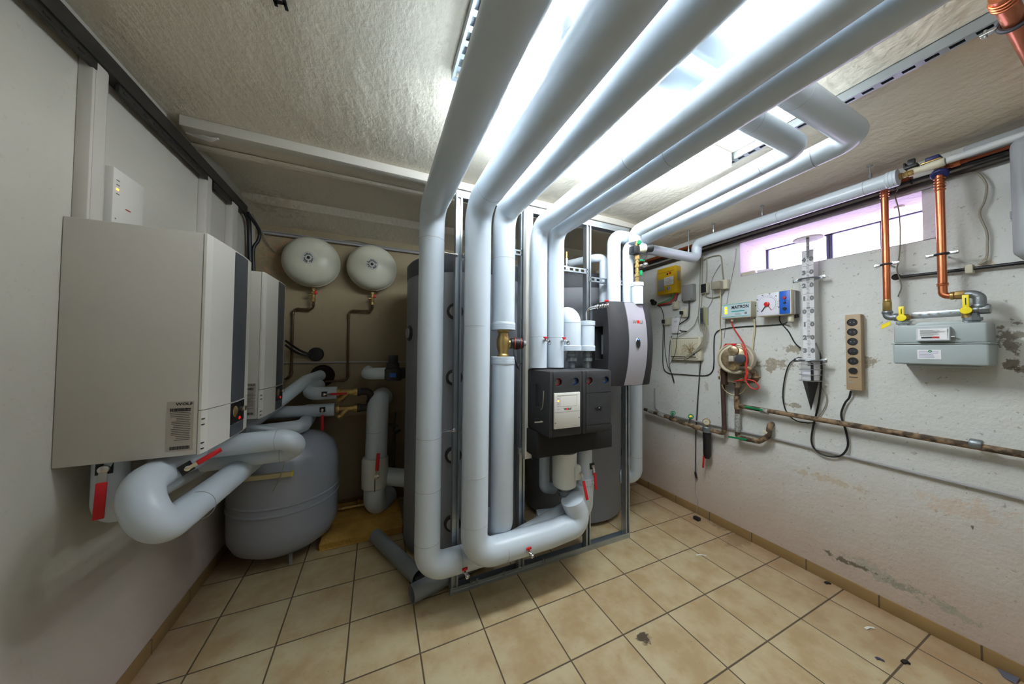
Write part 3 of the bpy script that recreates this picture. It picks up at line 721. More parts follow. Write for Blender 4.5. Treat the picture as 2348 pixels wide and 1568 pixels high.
# pipes hanging by the pump station (behind it, in front of the tanks)
pipe('insulated_pipe', 'thick domed pipe end between the twin pipes and the solar station', 'pipe',
     [(1.238, 1.75, 1.498), (1.238, 1.75, 1.745), (1.238, 1.98, 1.745)], .064, .064, seams=[((1.238, 1.75, 1.69), (0, 0, 1))], caps=[((1.238, 1.75, 1.535), (1.238, 1.75, 1.497))])
pipe('insulated_pipe', 'short capped grey pipe right of the domed one, with a steel elbow on top', 'pipe',
     [(1.372, 1.75, 1.498), (1.372, 1.75, 1.708)], .052, caps=[((1.372, 1.75, 1.535), (1.372, 1.75, 1.497)), ((1.372, 1.75, 1.675), (1.372, 1.75, 1.709))])
for x, lab in ((1.238, 'steel union under the domed grey pipe'), (1.372, 'steel union under the short capped grey pipe')):
    bm = lathe(B(), [(.022, 0), (.022, .04), (.024, .042), (.024, .045), (.036, .047), (.036, .068), (.028, .07), (.028, .078), (.034, .08), (.034, .10), (.03, .104), (.03, .118)], (x, 1.75, 1.378), n=8, )
    solo('pipe_union', lab + ' on top of the pump station', 'fitting', bm, IRON, 'steel unions over the pump station')
t = Thing('filling_valve', 'chrome elbow valve with red wing handle beside the solar station', 'valve', (1.372, 1.75, 1.708))
t.p('elbow', tube(B(), [(0, 0, 0), (0, 0, .09), (.04, -.06, .10)], .012, .035, 16), CHROME)
bm = B()
for k, r in enumerate((.014, .018, .014, .018, .015, .017)):
    a = Vector((.03, -.045, .098)) + Vector((.55, -.75, .06)).normalized()*.017*k
    cyl(bm, a, a+Vector((.55, -.75, .06)).normalized()*.013, r, 12, .002)
t.p('valve_body', bm, CHROME)
t.p('handle', box(B(), .065, .09, -.125, -.105, .130, .142, .003), RED, label='red wing handle')

# ================================================================== PUMP STATION
def cut(bm, *cutters):
    for c in cutters: bm = cut1(bm, c)
    return bm
def cut1(bm, cutter):
    """bm minus cutter"""
    bmesh.ops.recalc_face_normals(bm, faces=bm.faces[:]); bmesh.ops.recalc_face_normals(cutter, faces=cutter.faces[:])
    ma = bpy.data.meshes.new('tmp'); bm.to_mesh(ma); mb = bpy.data.meshes.new('tmp'); cutter.to_mesh(mb); bm.free(); cutter.free()
    oa = bpy.data.objects.new('tmp', ma); ob = bpy.data.objects.new('tmp', mb); COL.objects.link(oa); COL.objects.link(ob)
    md = oa.modifiers.new('b', 'BOOLEAN'); md.operation = 'DIFFERENCE'; md.object = ob; md.solver = 'EXACT'
    dg = bpy.context.evaluated_depsgraph_get(); me = bpy.data.meshes.new_from_object(oa.evaluated_get(dg))
    out = bmesh.new(); out.from_mesh(me)
    bpy.data.objects.remove(oa); bpy.data.objects.remove(ob)
    for q in (ma, mb, me): bpy.data.meshes.remove(q)
    return out
def dial(t, x, z, y, r, ringm, lab):
    d = t.p('thermometer', lathe(B(), [(0, 0), (r, 0), (r, .008), (r*.92, .012), (0, .012)], (x, y+.012, z), (0, -1, 0), 28), mat('dial_grey', rgb(150, 150, 150), .4, var=0), label=lab)
    t.p('dial_ring', torus(B(), (x, y, z), (0, 1, 0), r*.95, .0045, 30, 8), ringm, d)
    bm = B()
    for k in range(9):
        a = math.radians(-30+k*30); box(bm, -.0006, .0006, -.0008, 0, r*.62, r*.78, M=Matrix.Translation((x, y-.0008, z)) @ Matrix.Rotation(a, 4, 'Y'))
    box(bm, -.0008, .0008, -.0012, 0, -.002, r*.7, M=Matrix.Translation((x, y-.0008, z)) @ Matrix.Rotation(-.8, 4, 'Y'))
    t.p('dial_marking', bm, INK, d)
FYP = 1.525   # front face of the pump boxes
t = Thing('pump_station', 'left pump box of black foam with two thermometers and a white control panel', 'pump station', (.925, FYP, .985), 0, 'black foam pump boxes')
bm = box(B(), 0, .235, 0, .29, 0, .39, .012)
cs = [cyl(B(), (x, -.05, .325), (x, .035, .325), .024, 32) for x in (.062, .185)] + [box(B(), .022, .026, -.01, .006, -.02, .42), box(B(), -.01, .008, .10, .17, .16, .30)]
t.p('housing', cut(bm, *cs), EPP)
dial(t, .062, .325, .022, .021, RED, 'red ringed thermometer'); dial(t, .185, .325, .022, .021, BLUE, 'blue ringed thermometer')
pn = t.p('control_panel', box(B(), .028, .212, -.010, .004, .052, .262, .003), WHITE, label='white control panel with red logo')
bm = B()
for k in range(6): box(bm, .048, .060, -.0112, -.010, .246-k*.0155, .2475-k*.0155)
for x0, x1, z0, z1 in ((.066, .188, .247, .2478), (.066, .188, .182, .1828), (.187, .188, .182, .247), (.066, .0668, .182, .247)): box(bm, x0, x1, -.0108, -.010, z0, z1)
box(bm, .030, .210, -.0106, -.010, .150, .1508)
t.p('panel_marking', bm, GREYI, pn)
t.p('status_light', box(B(), .048, .060, -.0115, -.010, .2135, .219), LEDO, pn, label='orange light')
t.text('brand_print', 'WOLF', .121, .1655, .016, INK, -.0105, pn, bold=.0005, sx=1.2)
t.p('brand_dot', cyl(B(), (.1175, -.010, .1655), (.1175, -.0118, .1655), .005, 16), REDDOT, pn, label='red dot of the logo')
bm = cyl(B(), (.036, -.010, .088), (.036, -.0115, .088), .003, 10); cyl(bm, (.203, -.010, .108), (.203, -.0115, .108), .003, 10); t.p('screw', bm, INK, pn)
t.p('cable', sweep(B(), catmull([(-.004, .06, .27), (-.012, .05, .22), (-.006, .07, .17), (.0, .10, .15)]), .003, 8), CABLEG)
t.p('cable', sweep(B(), catmull([(-.03, .12, .07), (-.012, .06, .085), (.0, .10, .08)]), .004, 8), CABLEG)
t = Thing('pump_station', 'right pump box of black foam with two thermometers and a plain embossed cover', 'pump station', (1.161, FYP, .985), 0, 'black foam pump boxes')
bm = box(B(), 0, .232, 0, .29, 0, .39, .012)
cs = [cyl(B(), (x, -.05, .325), (x, .035, .325), .024, 32) for x in (.055, .185)] + [box(B(), .024, .028, -.01, .006, -.02, .42), box(B(), .030, .25, -.01, .004, .2480, .2515), box(B(), .030, .25, -.01, .004, .048, .0515)]
t.p('housing', cut(bm, *cs), EPP)
dial(t, .055, .325, .022, .021, RED, 'red ringed thermometer'); dial(t, .185, .325, .022, .021, BLUE, 'blue ringed thermometer')
bm = B(); lathe(bm, [(0, 0), (.03, 0), (.028, .004), (0, .004)], (0, 0, 0), (0, -1, 0), 24); bmesh.ops.transform(bm, matrix=Matrix.Translation((.125, 0, .155)) @ Matrix.Diagonal((1, 1, .35, 1)), verts=bm.verts[:])
t.p('embossed_badge', bm, BLACK)
t.p('cover_screw', cyl(B(), (.125, 0, .155), (.125, -.006, .155), .005, 12), CHROME)
b = B(); box(b, .918, 1.520, 1.66, 1.84, .825, .984, .006)
solo('manifold_block', 'flat black foam distributor block hung under the two pump boxes', 'manifold', b, mat('black_foam_smooth', rgb(30, 30, 31), .8, var=.1))

# below the manifold
t = Thing('ball_valve', 'ball valve in a pale foam shell with red lever under the pump boxes', 'valve', (1.18, 1.745, .49))
bm = lathe(B(), [(.058, .085), (.078, .10), (.082, .14), (.082, .325)], (0, 0, 0), n=36); box(bm, .02, .075, -.095, -.03, .15, .25, .018)
t.p('foam_shell', bm, CREAMV)
t.p('pipe_nipple', cyl(B(), (0, 0, .0), (0, 0, .09), .034, 24, .003), IRON)
bm = torus(B(), (0, 0, .03), (0, 0, 1), .035, .005); torus(bm, (0, 0, .06), (0, 0, 1), .035, .005); t.p('thread_ring', bm, IRON)
lever(t, (.06, -.095, .20), (.08, -.22, -1), .155, .020, .018, (0, -1, 0), cut=False, world=False)
pipe('insulated_pipe', 'dark narrow grey pipe hanging behind the foam shelled valve', 'pipe', [(1.13, 1.93, .82), (1.13, 1.93, .50), (1.22, 1.95, .47)], .038, .04)
pipe('insulated_pipe', 'grey pipe with a ball valve under the right pump box, joining the rear low elbow', 'pipe', [(1.372, 1.775, .83), (1.372, 1.775, .60)], .052, caps=[])
pipe('insulated_pipe', 'thick grey elbow rising behind the low crossing pipe at its right end', 'pipe', [(1.06, 1.90, .30), (1.372, 1.79, .33), (1.372, 1.775, .60)], .064, .10, caps=[((1.372, 1.775, .555), (1.372, 1.775, .603))])
t = Thing('ball_valve', 'ball valve with hanging red lever on the grey pipe under the right pump box', 'valve', (1.372, 1.72, .69))
lever(t, (.022, .002, .0), (.03, -.1, -1), .15, .020, .018, (0, -1, 0), world=False)

# ================================================================== SOLAR STATION
t = Thing('solar_station', 'black solar station with curved silver front panel, right of the stud frame', 'solar station', (1.495, 1.62, 1.248))
W_ = .425; H_ = .605
def shell(x0, x1, extra=0, inset=0):
    bm = B(); N = 14; rows = []
    for i in range(N+1):
        z = H_*i/N; k = 1-((z-H_/2)/(H_/2))**2
        y = .05 - .055*k - extra
        rows.append((z, y))
    return rows
def front(bm, x0, x1, off, dep, xs):
    """curved-front solid between x0 and x1: bulges towards the viewer in height and across"""
    N = 16; K = xs; G = []
    for i in range(N+1):
        z = inset_z + (H_-2*inset_z)*i/N; kz = 1-((z-H_/2)/(H_/2))**2; row = []
        for j in range(K+1):
            x = x0+(x1-x0)*j/K; u = (x-W_/2)/(W_/2); kx = 1-abs(u)**4.5
            y = .075 - .05*kz*(.6+.4*kx) - .040*kx - off
            row.append(bm.verts.new((x, y, z)))
        G.append(row)
    for i in range(N):
        for j in range(K): bm.faces.new((G[i][j], G[i][j+1], G[i+1][j+1], G[i+1][j]))
    Bk = [[bm.verts.new((v.co.x, dep, v.co.z)) for v in (row[0], row[-1])] for row in G]
    for i in range(N):
        bm.faces.new((G[i][0], G[i+1][0], Bk[i+1][0], Bk[i][0])); bm.faces.new((G[i][-1], Bk[i][1], Bk[i+1][1], G[i+1][-1])); bm.faces.new((Bk[i][0], Bk[i+1][0], Bk[i+1][1], Bk[i][1]))
    for row, bk in ((G[0], Bk[0]), (G[-1], Bk[-1])):
        bm.faces.new(list(row) + [bk[1], bk[0]])
    return bm
inset_z = 0
bm = front(B(), 0, W_, 0, .225, 20)
cc = B(); box(cc, -.05, .075, .105, .195, .185, .43, .006)
t.p('housing', cut(bm, cc), mat('black_foam_station', rgb(44, 43, 46), .7, var=.2, scale=25, bump=.08, bscale=200))
inset_z = .004
t.p('silver_panel', front(B(), .128, .300, .006, .10, 8), SILVER)
bm = B(); box(bm, .035, .04, .11, .165, .225, .37); rc = t.p('controller_card', bm, mat('card_grey', rgb(140, 148, 152), .5, var=0), label='small grey controller inside the side opening')
bm = B(); box(bm, .030, .034, .11, .14, .30, .36); t.p('display', bm, PAPER, rc)
bm = B(); box(bm, .025, .034, .11, .135, .23, .29, .003); t.p('socket', bm, BLACK, rc)
def fy(x, z, off=.006):
    kz = 1-((z-H_/2)/(H_/2))**2; u = (x-W_/2)/(W_/2); kx = 1-abs(u)**4.5
    return .075-.05*kz*(.6+.4*kx)-.040*kx-off
yz = fy(.22, .46)
t.text('brand_print', 'W   LF', .218, .458, .036, GREYI, yz-.004, bold=.0006)
t.p('brand_dot', lathe(B(), [(0, 0), (.0125, 0), (.0115, .003), (0, .005)], (.222, yz-.001, .461), (0, -1, 0), 24), REDDOT, label='red dot of the logo')
g = B(); lathe(g, [(0, 0), (.02, 0), (.018, .004), (0, .005)], (0, 0, 0), (0, -1, 0), 24); bmesh.ops.transform(g, matrix=Matrix.Translation((.205, fy(.205, .30)-.002, .305)) @ Matrix.Diagonal((1, 1, 1.75, 1)), verts=g.verts[:])
vw = t.p('sight_window', g, BLACK)
g = B(); torus(g, (0, 0, 0), (0, 1, 0), .020, .002, 28, 6); bmesh.ops.transform(g, matrix=Matrix.Translation((.205, fy(.205, .30)-.003, .305)) @ Matrix.Diagonal((1, 1, 1.75, 1)), verts=g.verts[:])
t.p('window_rim', g, CHROME, vw)
t.p('indicator', cyl(B(), (.203, fy(.205, .3)-.006, .333), (.203, fy(.205, .3)-.0085, .333), .004, 10), LEDB, vw, label='small blue light')
t.p('copper_stub', cyl(B(), (.33, .08, .60), (.33, .08, .64), .014, 16, .003), COPPER)

# ================================================================== BACK WALL
def vessel(x, z, r, lab):
    t = Thing('expansion_vessel', lab, 'expansion vessel', (x, BW-.02, z-r), 0, 'round cream expansion vessels on the back wall')
    pr = [(0, 0), (r*.6, .004), (r*.88, .03), (r*.985, .065), (r, .082), (r*1.012, .083), (r*1.012, .091), (r, .092), (r*.985, .112), (r*.93, .150), (r*.80, .190), (r*.55, .218), (r*.25, .231), (0, .234)]
    t.p('shell', lathe(B(), pr, (0, 0, r), (0, -1, 0), 56), CREAM, smooth=40)
    st = t.p('sticker', lathe(B(), [(.018, .2335), (.052, .2315), (.052, .2335), (.018, .2355)], (0, 0, r), (0, -1, 0), 32), mat('sticker_pale', rgb(190, 192, 188), .5, var=0), label='round sticker with small print')
    bm = B()
    for k in range(22):
        if k % 6 == 5: continue
        a = 2*PI*k/22; box(bm, -.003, .003, -.0008, 0, .026, .030+random.random()*.016, M=Matrix.Translation((0, -.2358, r)) @ Matrix.Rotation(a, 4, 'Y'))
    t.p('print', bm, INK, st)
    t.p('gas_valve', lathe(B(), [(.012, .232), (.012, .240), (.006, .243), (0, .243)], (0, 0, r), (0, -1, 0), 18), BLACK)
    return t
vessel(-.545, 2.272, .222, 'left round cream expansion vessel high on the back wall')
vessel(-.052, 2.277, .217, 'right round cream expansion vessel high on the back wall, beside the left buffer tank')
OLDCU = mat('old_copper_pipe', rgb(110, 88, 70), .4, .8, var=.3, scale=20)
def vessel_pipe(x, z, pts, lab):
    t = Thing('vessel_pipe', lab, 'pipe', (x, 3.22, z), 0, 'thin connection pipes of the expansion vessels')
    t.p('tube', tube(B(), pts, .0095, .035, 14), OLDCU, world=True)
    bm = cyl(B(), (0, 0, -.01), (0, 0, -.10), .014, 12, .002); cyl(bm, (0, 0, -.045), (0, -.02, -.045), .014, 16, .002); cyl(bm, (0, 0, -.06), (-.035, -.005, -.065), .008, 12)
    cyl(bm, (0, 0, -.005), (0, 0, -.022), .02, 6); cyl(bm, (0, 0, -.10), (0, 0, -.125), .017, 6)
    v = t.p('cap_valve', bm, BRASS)
    t.p('handle', box(B(), .008, .032, -.03, -.012, -.058, -.028, .003), RED, v, label='red cap')
    bm = B()
    for a, b_ in zip(pts[1:-1], pts[1:-1]): 
        a = Vector(a)
    for i in range(1, len(pts)-1):
        a = Vector(pts[i])
        for q in (pts[i-1], pts[i+1]):
            d = (Vector(q)-a).normalized(); cyl(bm, a+d*.03, a+d*.05, .0125, 14, .002)
    t.p('press_fitting', bm, OLDCU, world=True)
vessel_pipe(-.53, 2.045, [(-.53, 3.22, 1.93), (-.53, 3.24, 1.855), (-.69, 3.27, 1.85), (-.69, 3.27, 1.25), (-.72, 3.2, 1.23)], 'thin old copper pipe with brass valve below the left cream vessel')
vessel_pipe(-.045, 2.05, [(-.045, 3.22, 1.93), (-.045, 3.24, 1.868), (-.248, 3.27, 1.862), (-.248, 3.27, 1.20), (-.43, 3.26, 1.19)], 'thin old copper pipe with brass valve below the right cream vessel')
b = B(); sweep(b, [Vector((-.95, 3.27, 2.505)), Vector((1.6, 3.27, 2.505))], .011, 12); sweep(b, [Vector((-.94, 3.283, 2.528)), Vector((1.6, 3.283, 2.52))], .005, 8)
solo('wall_conduit', 'thin grey conduit along the top of the back wall behind the cream vessels', 'conduit', b, STEELP)
b = B(); sweep(b, [Vector((-.80, 3.285, 1.368)), Vector((1.5, 3.285, 1.372))], .007, 10)
solo('wall_conduit', 'thin grey conduit halfway down the back wall, above the round black hole', 'conduit', b, STEELP)
b = sweep(B(), catmull([(-.955, 3.12, 2.60), (-.93, 3.25, 2.52), (-.90, 3.27, 2.45), (-.84, 3.27, 2.36), (-.74, 3.27, 2.31), (-.66, 3.25, 2.29)]), .0045, 8)
solo('signal_cable', 'thin grey cable looping from the black tray to the left cream vessel', 'cable', b, CABLEG)
b = sweep(B(), catmull([(-.33, 3.285, 2.53), (-.22, 3.28, 2.55), (-.05, 3.28, 2.535), (.2, 3.28, 2.53), (.5, 3.28, 2.535)]), .004, 8)
solo('signal_cable', 'thin pale cable along the back wall above the two cream vessels', 'cable', b, CABLEG)
# wall hole, its unlit inside painted as a dark disc; black cap above
b = B(); lathe(b, [(.10, 0), (.10, .006), (.092, .008), (.088, .002), (0, .002)], (-.455, BW, 1.245), (0, -1, 0), 36)
solo('wall_hole', 'round dark hole in the back wall with grey pipes leading into it', 'hole', b, mat('hole_shade', rgb(38, 24, 18), .9, var=.4, scale=30))
b = lathe(B(), [(0, 0), (.062, 0), (.062, .02), (.055, .028), (0, .03)], (-.51, BW, 1.445), (0, -1, 0), 32)
solo('round_blanking_cap', 'round black cap on the back wall above the dark hole', 'cap', b, BLACK)
for k, off in enumerate((0, .03)):
    b = sweep(B(), catmull([(-.70, 3.1, 1.56-off*1.2), (-.68, 3.18, 1.53-off*1.3), (-.62, 3.25, 1.475-off), (-.55, 3.27, 1.445-off*.6)]), .009, 8)
    solo('cable_drop', ('upper' if k == 0 else 'lower')+' black cable running from behind the far boiler to the round black cap', 'cable', b, CABLEB)
# pipes in the corner
pipe('insulated_pipe', 'slanting grey pipe from under the far boiler into the dark hole in the back wall', 'pipe', [(-.80, 2.5, .98), (-.76, 2.60, 1.0), (-.54, 3.06, 1.225), (-.47, 3.27, 1.25)], .048, .1)
t = pipe('insulated_pipe', 'grey pipe elbow with a red lever, upper of the two leading to brass strainers', 'pipe', [(-.47, 3.2, 1.17), (-.515, 2.95, 1.125), (-.30, 2.95, 1.125)], .052, .07)
lever(t, (-.385, 2.897, 1.125), (1, 0, .0), .165, .018, .02)
t = pipe('insulated_pipe', 'level grey pipe with a hanging red lever, lower of the two leading to brass strainers', 'pipe', [(-.92, 2.95, .99), (-.325, 2.95, .985)], .047, .07, caps=[])
t.p('end_collar', cyl(B(), (-.52, 2.95, .9865), (-.315, 2.95, .985), .052, 32, .002), PVC, world=True)
lever(t, (-.395, 2.893, 1.0), (0.05, 0, -1), .165, .020, .02)
def strainer(z, lab):
    t = Thing('strainer', lab, 'strainer', (-.31, 2.95, z), 0, 'brass strainers behind the boilers')
    bm = cyl(B(), (0, 0, 0), (.16, 0, 0), .024, 20, .002); cyl(bm, (.0, 0, 0), (.03, 0, 0), .034, 8, .002); cyl(bm, (.135, 0, 0), (.17, 0, 0), .033, 8, .002)
    cyl(bm, (.10, 0, .005), (.03, -.01, -.065), .024, 18, .002)
    t.p('body', bm, BRASS)
    t.p('cap', cyl(B(), (.04, -.008, -.055), (.022, -.012, -.073), .03, 8, .002), BRASS)
strainer(1.125, 'upper brass Y strainer between the red levered valve and the iron elbow')
strainer(.985, 'lower brass Y strainer between the red levered valve and the iron tee')
b = tube(B(), [(-.145, 2.95, 1.125), (-.04, 2.95, 1.125), (-.04, 2.95, .985)], .030, .045, 22); cyl(b, (-.145, 2.95, .985), (.01, 2.95, .985), .031, 20, .002)
for a, c in (((-.145, 2.95, 1.125), (-.12, 2.95, 1.125)), ((-.145, 2.95, .985), (-.12, 2.95, .985)), ((-.04, 2.95, 1.05), (-.04, 2.95, 1.03)), ((-.01, 2.95, .985), (.012, 2.95, .985))): cyl(b, a, c, .037, 16, .002)
solo('iron_elbow', 'dark iron elbow and tee joining the two brass strainers', 'fitting', b, mat('dark_iron', rgb(62, 58, 56), .5, .5, var=.2))
t = pipe('insulated_pipe', 'thick grey pipe hanging in the rear corner left of the buffer tank', 'pipe', [(.06, 3.13, 1.045), (.0, 2.9, 1.03), (.0, 2.88, .10), (.12, 2.93, .10), (.20, 2.97, .12)][0:1] + [(.02, 2.93, 1.04), (.005, 2.9, .12), (.12, 3.08, .15)], .088, .09, seams=[((.012, 2.92, .78), (0, 0, 1))])
t = Thing('ball_valve', 'large ball valve in a cream shell with upright red lever on the rear corner pipe', 'valve', (.006, 2.905, .30))
bm = lathe(B(), [(.086, 0), (.104, .012), (.106, .10), (.106, .245), (.098, .262), (.088, .262)], (0, 0, 0), n=40)
t.p('shell', bm, CREAMV)
t.p('shell_seam', tube(B(), [(.0, -.107, .005), (.0, -.108, .13)], .003, .01, 8), INK)
bm = B(); lever(t, (.012, -.104, .135), (.05, -.08, 1), .20, .028, .022, (0, -1, 0), cut=False, world=False, hub=.022)
t = Thing('mixing_valve', 'black mixing valve with a blue badge beside the left buffer tank', 'valve', (.135, 2.86, 1.22))
bm = box(B(), -.07, .075, -.06, .08, .0, .115, .02); box(bm, -.055, .05, -.05, .06, .11, .16, .012); box(bm, -.04, .038, -.04, .05, .15, .225, .008); cyl(bm, (.07, .01, .065), (.10, .01, .065), .05, 24, .004)
t.p('body', bm, BLACK)
t.p('badge', box(B(), -.028, .022, -.0625, -.059, .035, .07), BLUE, label='blue badge')
pipe('insulated_pipe', 'short white grey pipe elbow on the left of the black mixing valve', 'pipe', [(.075, 2.88, 1.285), (-.07, 2.88, 1.285), (-.07, 3.28, 1.285)], .050, .06)
pipe('insulated_pipe', 'stub of thick grey pipe entering the left buffer tank near the floor', 'pipe', [(.10, 2.95, .36), (.28, 2.83, .36)], .075, .05)
b = cyl(B(), (.16, 2.98, .72), (.16, 2.98, .25), .013, 14); cyl(b, (.16, 2.98, .72), (.20, 2.90, .77), .012, 12); cyl(b, (.11, 2.96, .82), (.20, 2.94, .80), .009, 12); cyl(b, (.155, 2.97, .74), (.165, 2.97, .92), .009, 12); cyl(b, (.13, 2.98, .40), (.19, 2.98, .40), .006, 8)
solo('drain_pipe', 'thin dark pipe with a bent handle just left of the left buffer tank', 'pipe', b, mat('dark_iron', (0, 0, 0, 1)))
b = B(); cyl(b, (-.28, 3.05, .10), (.0, 3.05, .10), .012, 12)
for x in (-.26, -.20, -.13, -.09): cyl(b, (x, 3.05, .10), (x+.028, 3.05, .10), .019, 8, .002)
cyl(b, (-.12, 3.05, .10), (-.12, 3.05, .15), .012, 10)
solo('brass_fitting', 'row of brass fittings low on the back wall behind the floor vessel', 'fitting', b, BRASS)
b = box(B(), -.36, .22, 2.64, 3.15, .0, .055, .006); box(b, -.36, .20, 2.9, 3.2, .055, .075, .006)
for v in b.verts: v.co += Vector((random.uniform(-.006, .006), random.uniform(-.006, .006), random.uniform(0, .004)))
solo('insulation_slab', 'yellow mineral wool slab lying on the tiles behind the thick pipes', 'insulation', b, WOOL)

# pale wall ledge at the back below the strainers
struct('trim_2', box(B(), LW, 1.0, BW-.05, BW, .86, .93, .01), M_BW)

# ================================================================== FLOOR VESSEL AND PIPES UNDER THE BOILERS
t = Thing('floor_expansion_vessel', 'large round grey expansion vessel standing in the left corner under the far boiler', 'expansion vessel', (-.595, 2.78, 0))
r = .335
t.p('shell', lathe(B(), [(0, .055), (r*.45, .06), (r*.72, .085), (r*.9, .13), (r*.985, .19), (r, .25), (r, .392), (r+.006, .397), (r+.006, .405), (r, .41), (r, .445), (r+.006, .450), (r+.006, .458), (r, .463), (r, .62), (r*.975, .70), (r*.88, .775), (r*.68, .83), (r*.4, .858), (0, .868)], (0, 0, 0), n=72), VESSELG, smooth=40)
for a in (.35, 2.4, 4.5):
    t.p('foot', obarm(B(), (math.sin(a)*r*.62, -math.cos(a)*r*.62, .0), (math.sin(a)*r*.60, -math.cos(a)*r*.60, .11), .05, .02, (math.cos(a), math.sin(a), 0)), GBOX)
t.p('top_nipple', cyl(B(), (0, 0, .86), (0, 0, .905), .018, 16, .002), IRON)
t = Thing('spirit_level', 'slim aluminium spirit level with a yellow end resting against the grey floor vessel', 'spirit level', (-.645, 2.44, at(665, 1085, 1, 2.44).z-.015), -.06)
t.p('rail', box(B(), -.22, .15, -.012, .012, 0, .030, .002), ALU)
t.p('end_cap', box(B(), .15, .156, -.013, .013, -.001, .031, .002), YELLOW, label='yellow end cap')
b = sweep(B(), catmull([(-.52, 2.42, .90), (-.525, 2.41, .82), (-.55, 2.405, .68), (-.59, 2.41, .58)]), .0028, 8)
solo('thin_hose', 'thin clear hose hanging over the front of the grey floor vessel', 'hose', b, CABLEG)
t = pipe('insulated_pipe', 'grey pipe under the near boiler against the left wall, with a hanging red lever', 'pipe', [(-.885, 1.63, 1.12), (-.885, 1.63, .885), (-.86, 2.45, .84)], .045, .06)
t = Thing('ball_valve', 'ball valve with a large hanging red lever under the front corner of the near boiler', 'valve', (-.885, 1.585, 1.02))
lever(t, (.006, .003, .045), (.0, -.06, -1), .165, .026, .02, (.35, -1, 0), world=False, hub=.014)
t = pipe('insulated_pipe', 'thick grey pipe making a U bend toward the room below the near boiler', 'pipe', [(-.76, 1.86, 1.10), (-.76, 1.86, 1.02), (-.735, 1.46, 1.02), (-.66, 1.42, .875), (-.64, 2.40, .845)], .057, .10, seams=[((-.64, 1.62, .8685), (0, 1, 0))], seg=12)
t = Thing('ball_valve', 'ball valve with slanting red lever under the rear edge of the near boiler', 'valve', (-.668, 1.60, 1.03))
lever(t, (.0, .0, .0), (.5, .5, .32), .11, .020, .012, (.7, -.7, 0), world=False)
pipe('insulated_pipe', 'short grey pipe dropping from the near boiler behind the U bend', 'pipe', [(-.80, 1.74, 1.12), (-.80, 1.74, .98), (-.78, 2.40, .90)], .042, .06)
pipe('insulated_pipe', 'thick grey pipe looping out above the floor vessel in a tight hairpin', 'pipe', [(-.90, 1.955, 1.01), (-.405, 1.965, 1.018), (-.405, 2.06, .925), (-.80, 2.075, .915)], .052, .066, seams=[((-.47, 1.964, 1.017), (1, 0, 0)), ((-.47, 2.062, .923), (1, 0, 0))], seg=14)
pipe('insulated_pipe', 'grey pipe under the far boiler ending in a rounded elbow behind the hairpin', 'pipe', [(-.80, 2.55, .93), (-.52, 2.62, .93), (-.50, 2.75, .915), (-.52, 3.1, .90)], .050, .06)
b = cyl(B(), (-.80, 2.30, 1.06), (-.56, 2.34, .985), .014, 16, .002)
solo('flue_drain', 'narrow grey pipe slanting out from under the far boiler', 'pipe', b, PVC)

# drain pipe offcuts on the floor
HT = mat('drain_pipe_grey', rgb(132, 138, 142), .45, var=.06)
def offcut(name, label, parts):
    t = Thing(name, label, 'pipe offcut', parts[0][0])
    for nm, (a, c, r) in zip(('socket', 'branch'), [(p[0], p[1], p[2]) for p in parts]):
        a, c = Vector(a), Vector(c); bm = B(); d = (c-a).normalized()
        sweep(bm, [a, c], r, 32, False); sweep(bm, [c, a], r-.003, 32, False)
        t.p(nm, bm, HT, world=True)
        bm = torus(B(), a, d, r-.0015, .0018, 32, 6); torus(bm, c, d, r-.0015, .0018, 32, 6); t.p('rim', bm, HT, world=True)
offcut('pipe_offcut', 'open grey drain pipe lying on the tiles under the foot of the leftmost thick pipe', [((.215, 1.90, .052), (.69, 2.035, .052), .05)])
offcut('pipe_offcut', 'long grey drain pipe lying on the tiles in front of the wool slab', [((.02, 2.60, .052), (.27, 2.02, .052), .048)])

# ================================================================== RIGHT WALL
def W(px, py, off=0): return at(px, py, 0, RW-off)
def wbox(name, label, cat, tl, br, d, m, bev=.004, group=None, part='case', base=0):
    """a box on the right wall; tl and br are where its front corners show"""
    a = W(*tl, d); c = W(*br, d)
    w_ = a.y-c.y; h = a.z-c.z
    t = Thing(name, label, cat, (RW, a.y, c.z), -PI/2, group); t.w, t.h, t.d = w_, h, d
    t.case = t.p(part, box(B(), 0, w_, -d, -base-.0005, 0, h, bev), m)
    return t
def cable(label, pts, r, m, off=.006, name='cable', group=None, smooth=True):
    P = [W(p[0], p[1], p[2] if len(p) > 2 else off) for p in pts]
    return solo(name, label, 'cable', sweep(B(), catmull(P, 5) if smooth else P, r, 7), m, group)
# yellow and grey boxes
t = wbox('equipment_box', 'yellow box with a white sticker near the far end of the window wall', 'box', (1506, 619), (1549, 670), .085, YBOX, .010)
t.p('top_slot', box(B(), .01, t.w-.02, -.0865, -.085, t.h*.82, t.h*.83), INK)
t.p('grey_label', box(B(), t.w*.08, t.w*.42, -.087, -.085, t.h*.15, t.h*.58), GBOX, label='grey sticker')
w1 = t.p('white_label', box(B(), t.w*.42, t.w*.9, -.0875, -.085, t.h*.32, t.h*.62), PAPER, label='white sticker')
t.p('print', lines(B(), t.w*.46, t.w*.86, [t.h*k for k in (.36, .41, .46, .51, .56)], .003, -.0885), GREYI, w1)
t.p('round_emblem', lathe(B(), [(0, .0855), (.019, .0855), (.018, .088), (0, .088)], (t.w*.65, 0, t.h*.20), (0, -1, 0), 22), PAPER, label='small round blue and white emblem')
bm = torus(B(), (t.w*.65, -.0882, t.h*.20), (0, 1, 0), .012, .004, 20, 6); t.p('emblem_ring', bm, BLUE)
t.p('button', box(B(), t.w*.55, t.w*.63, -.088, -.085, t.h*.70, t.h*.77), INK); t.p('button', box(B(), t.w*.68, t.w*.78, -.088, -.085, t.h*.71, t.h*.79), REDD)
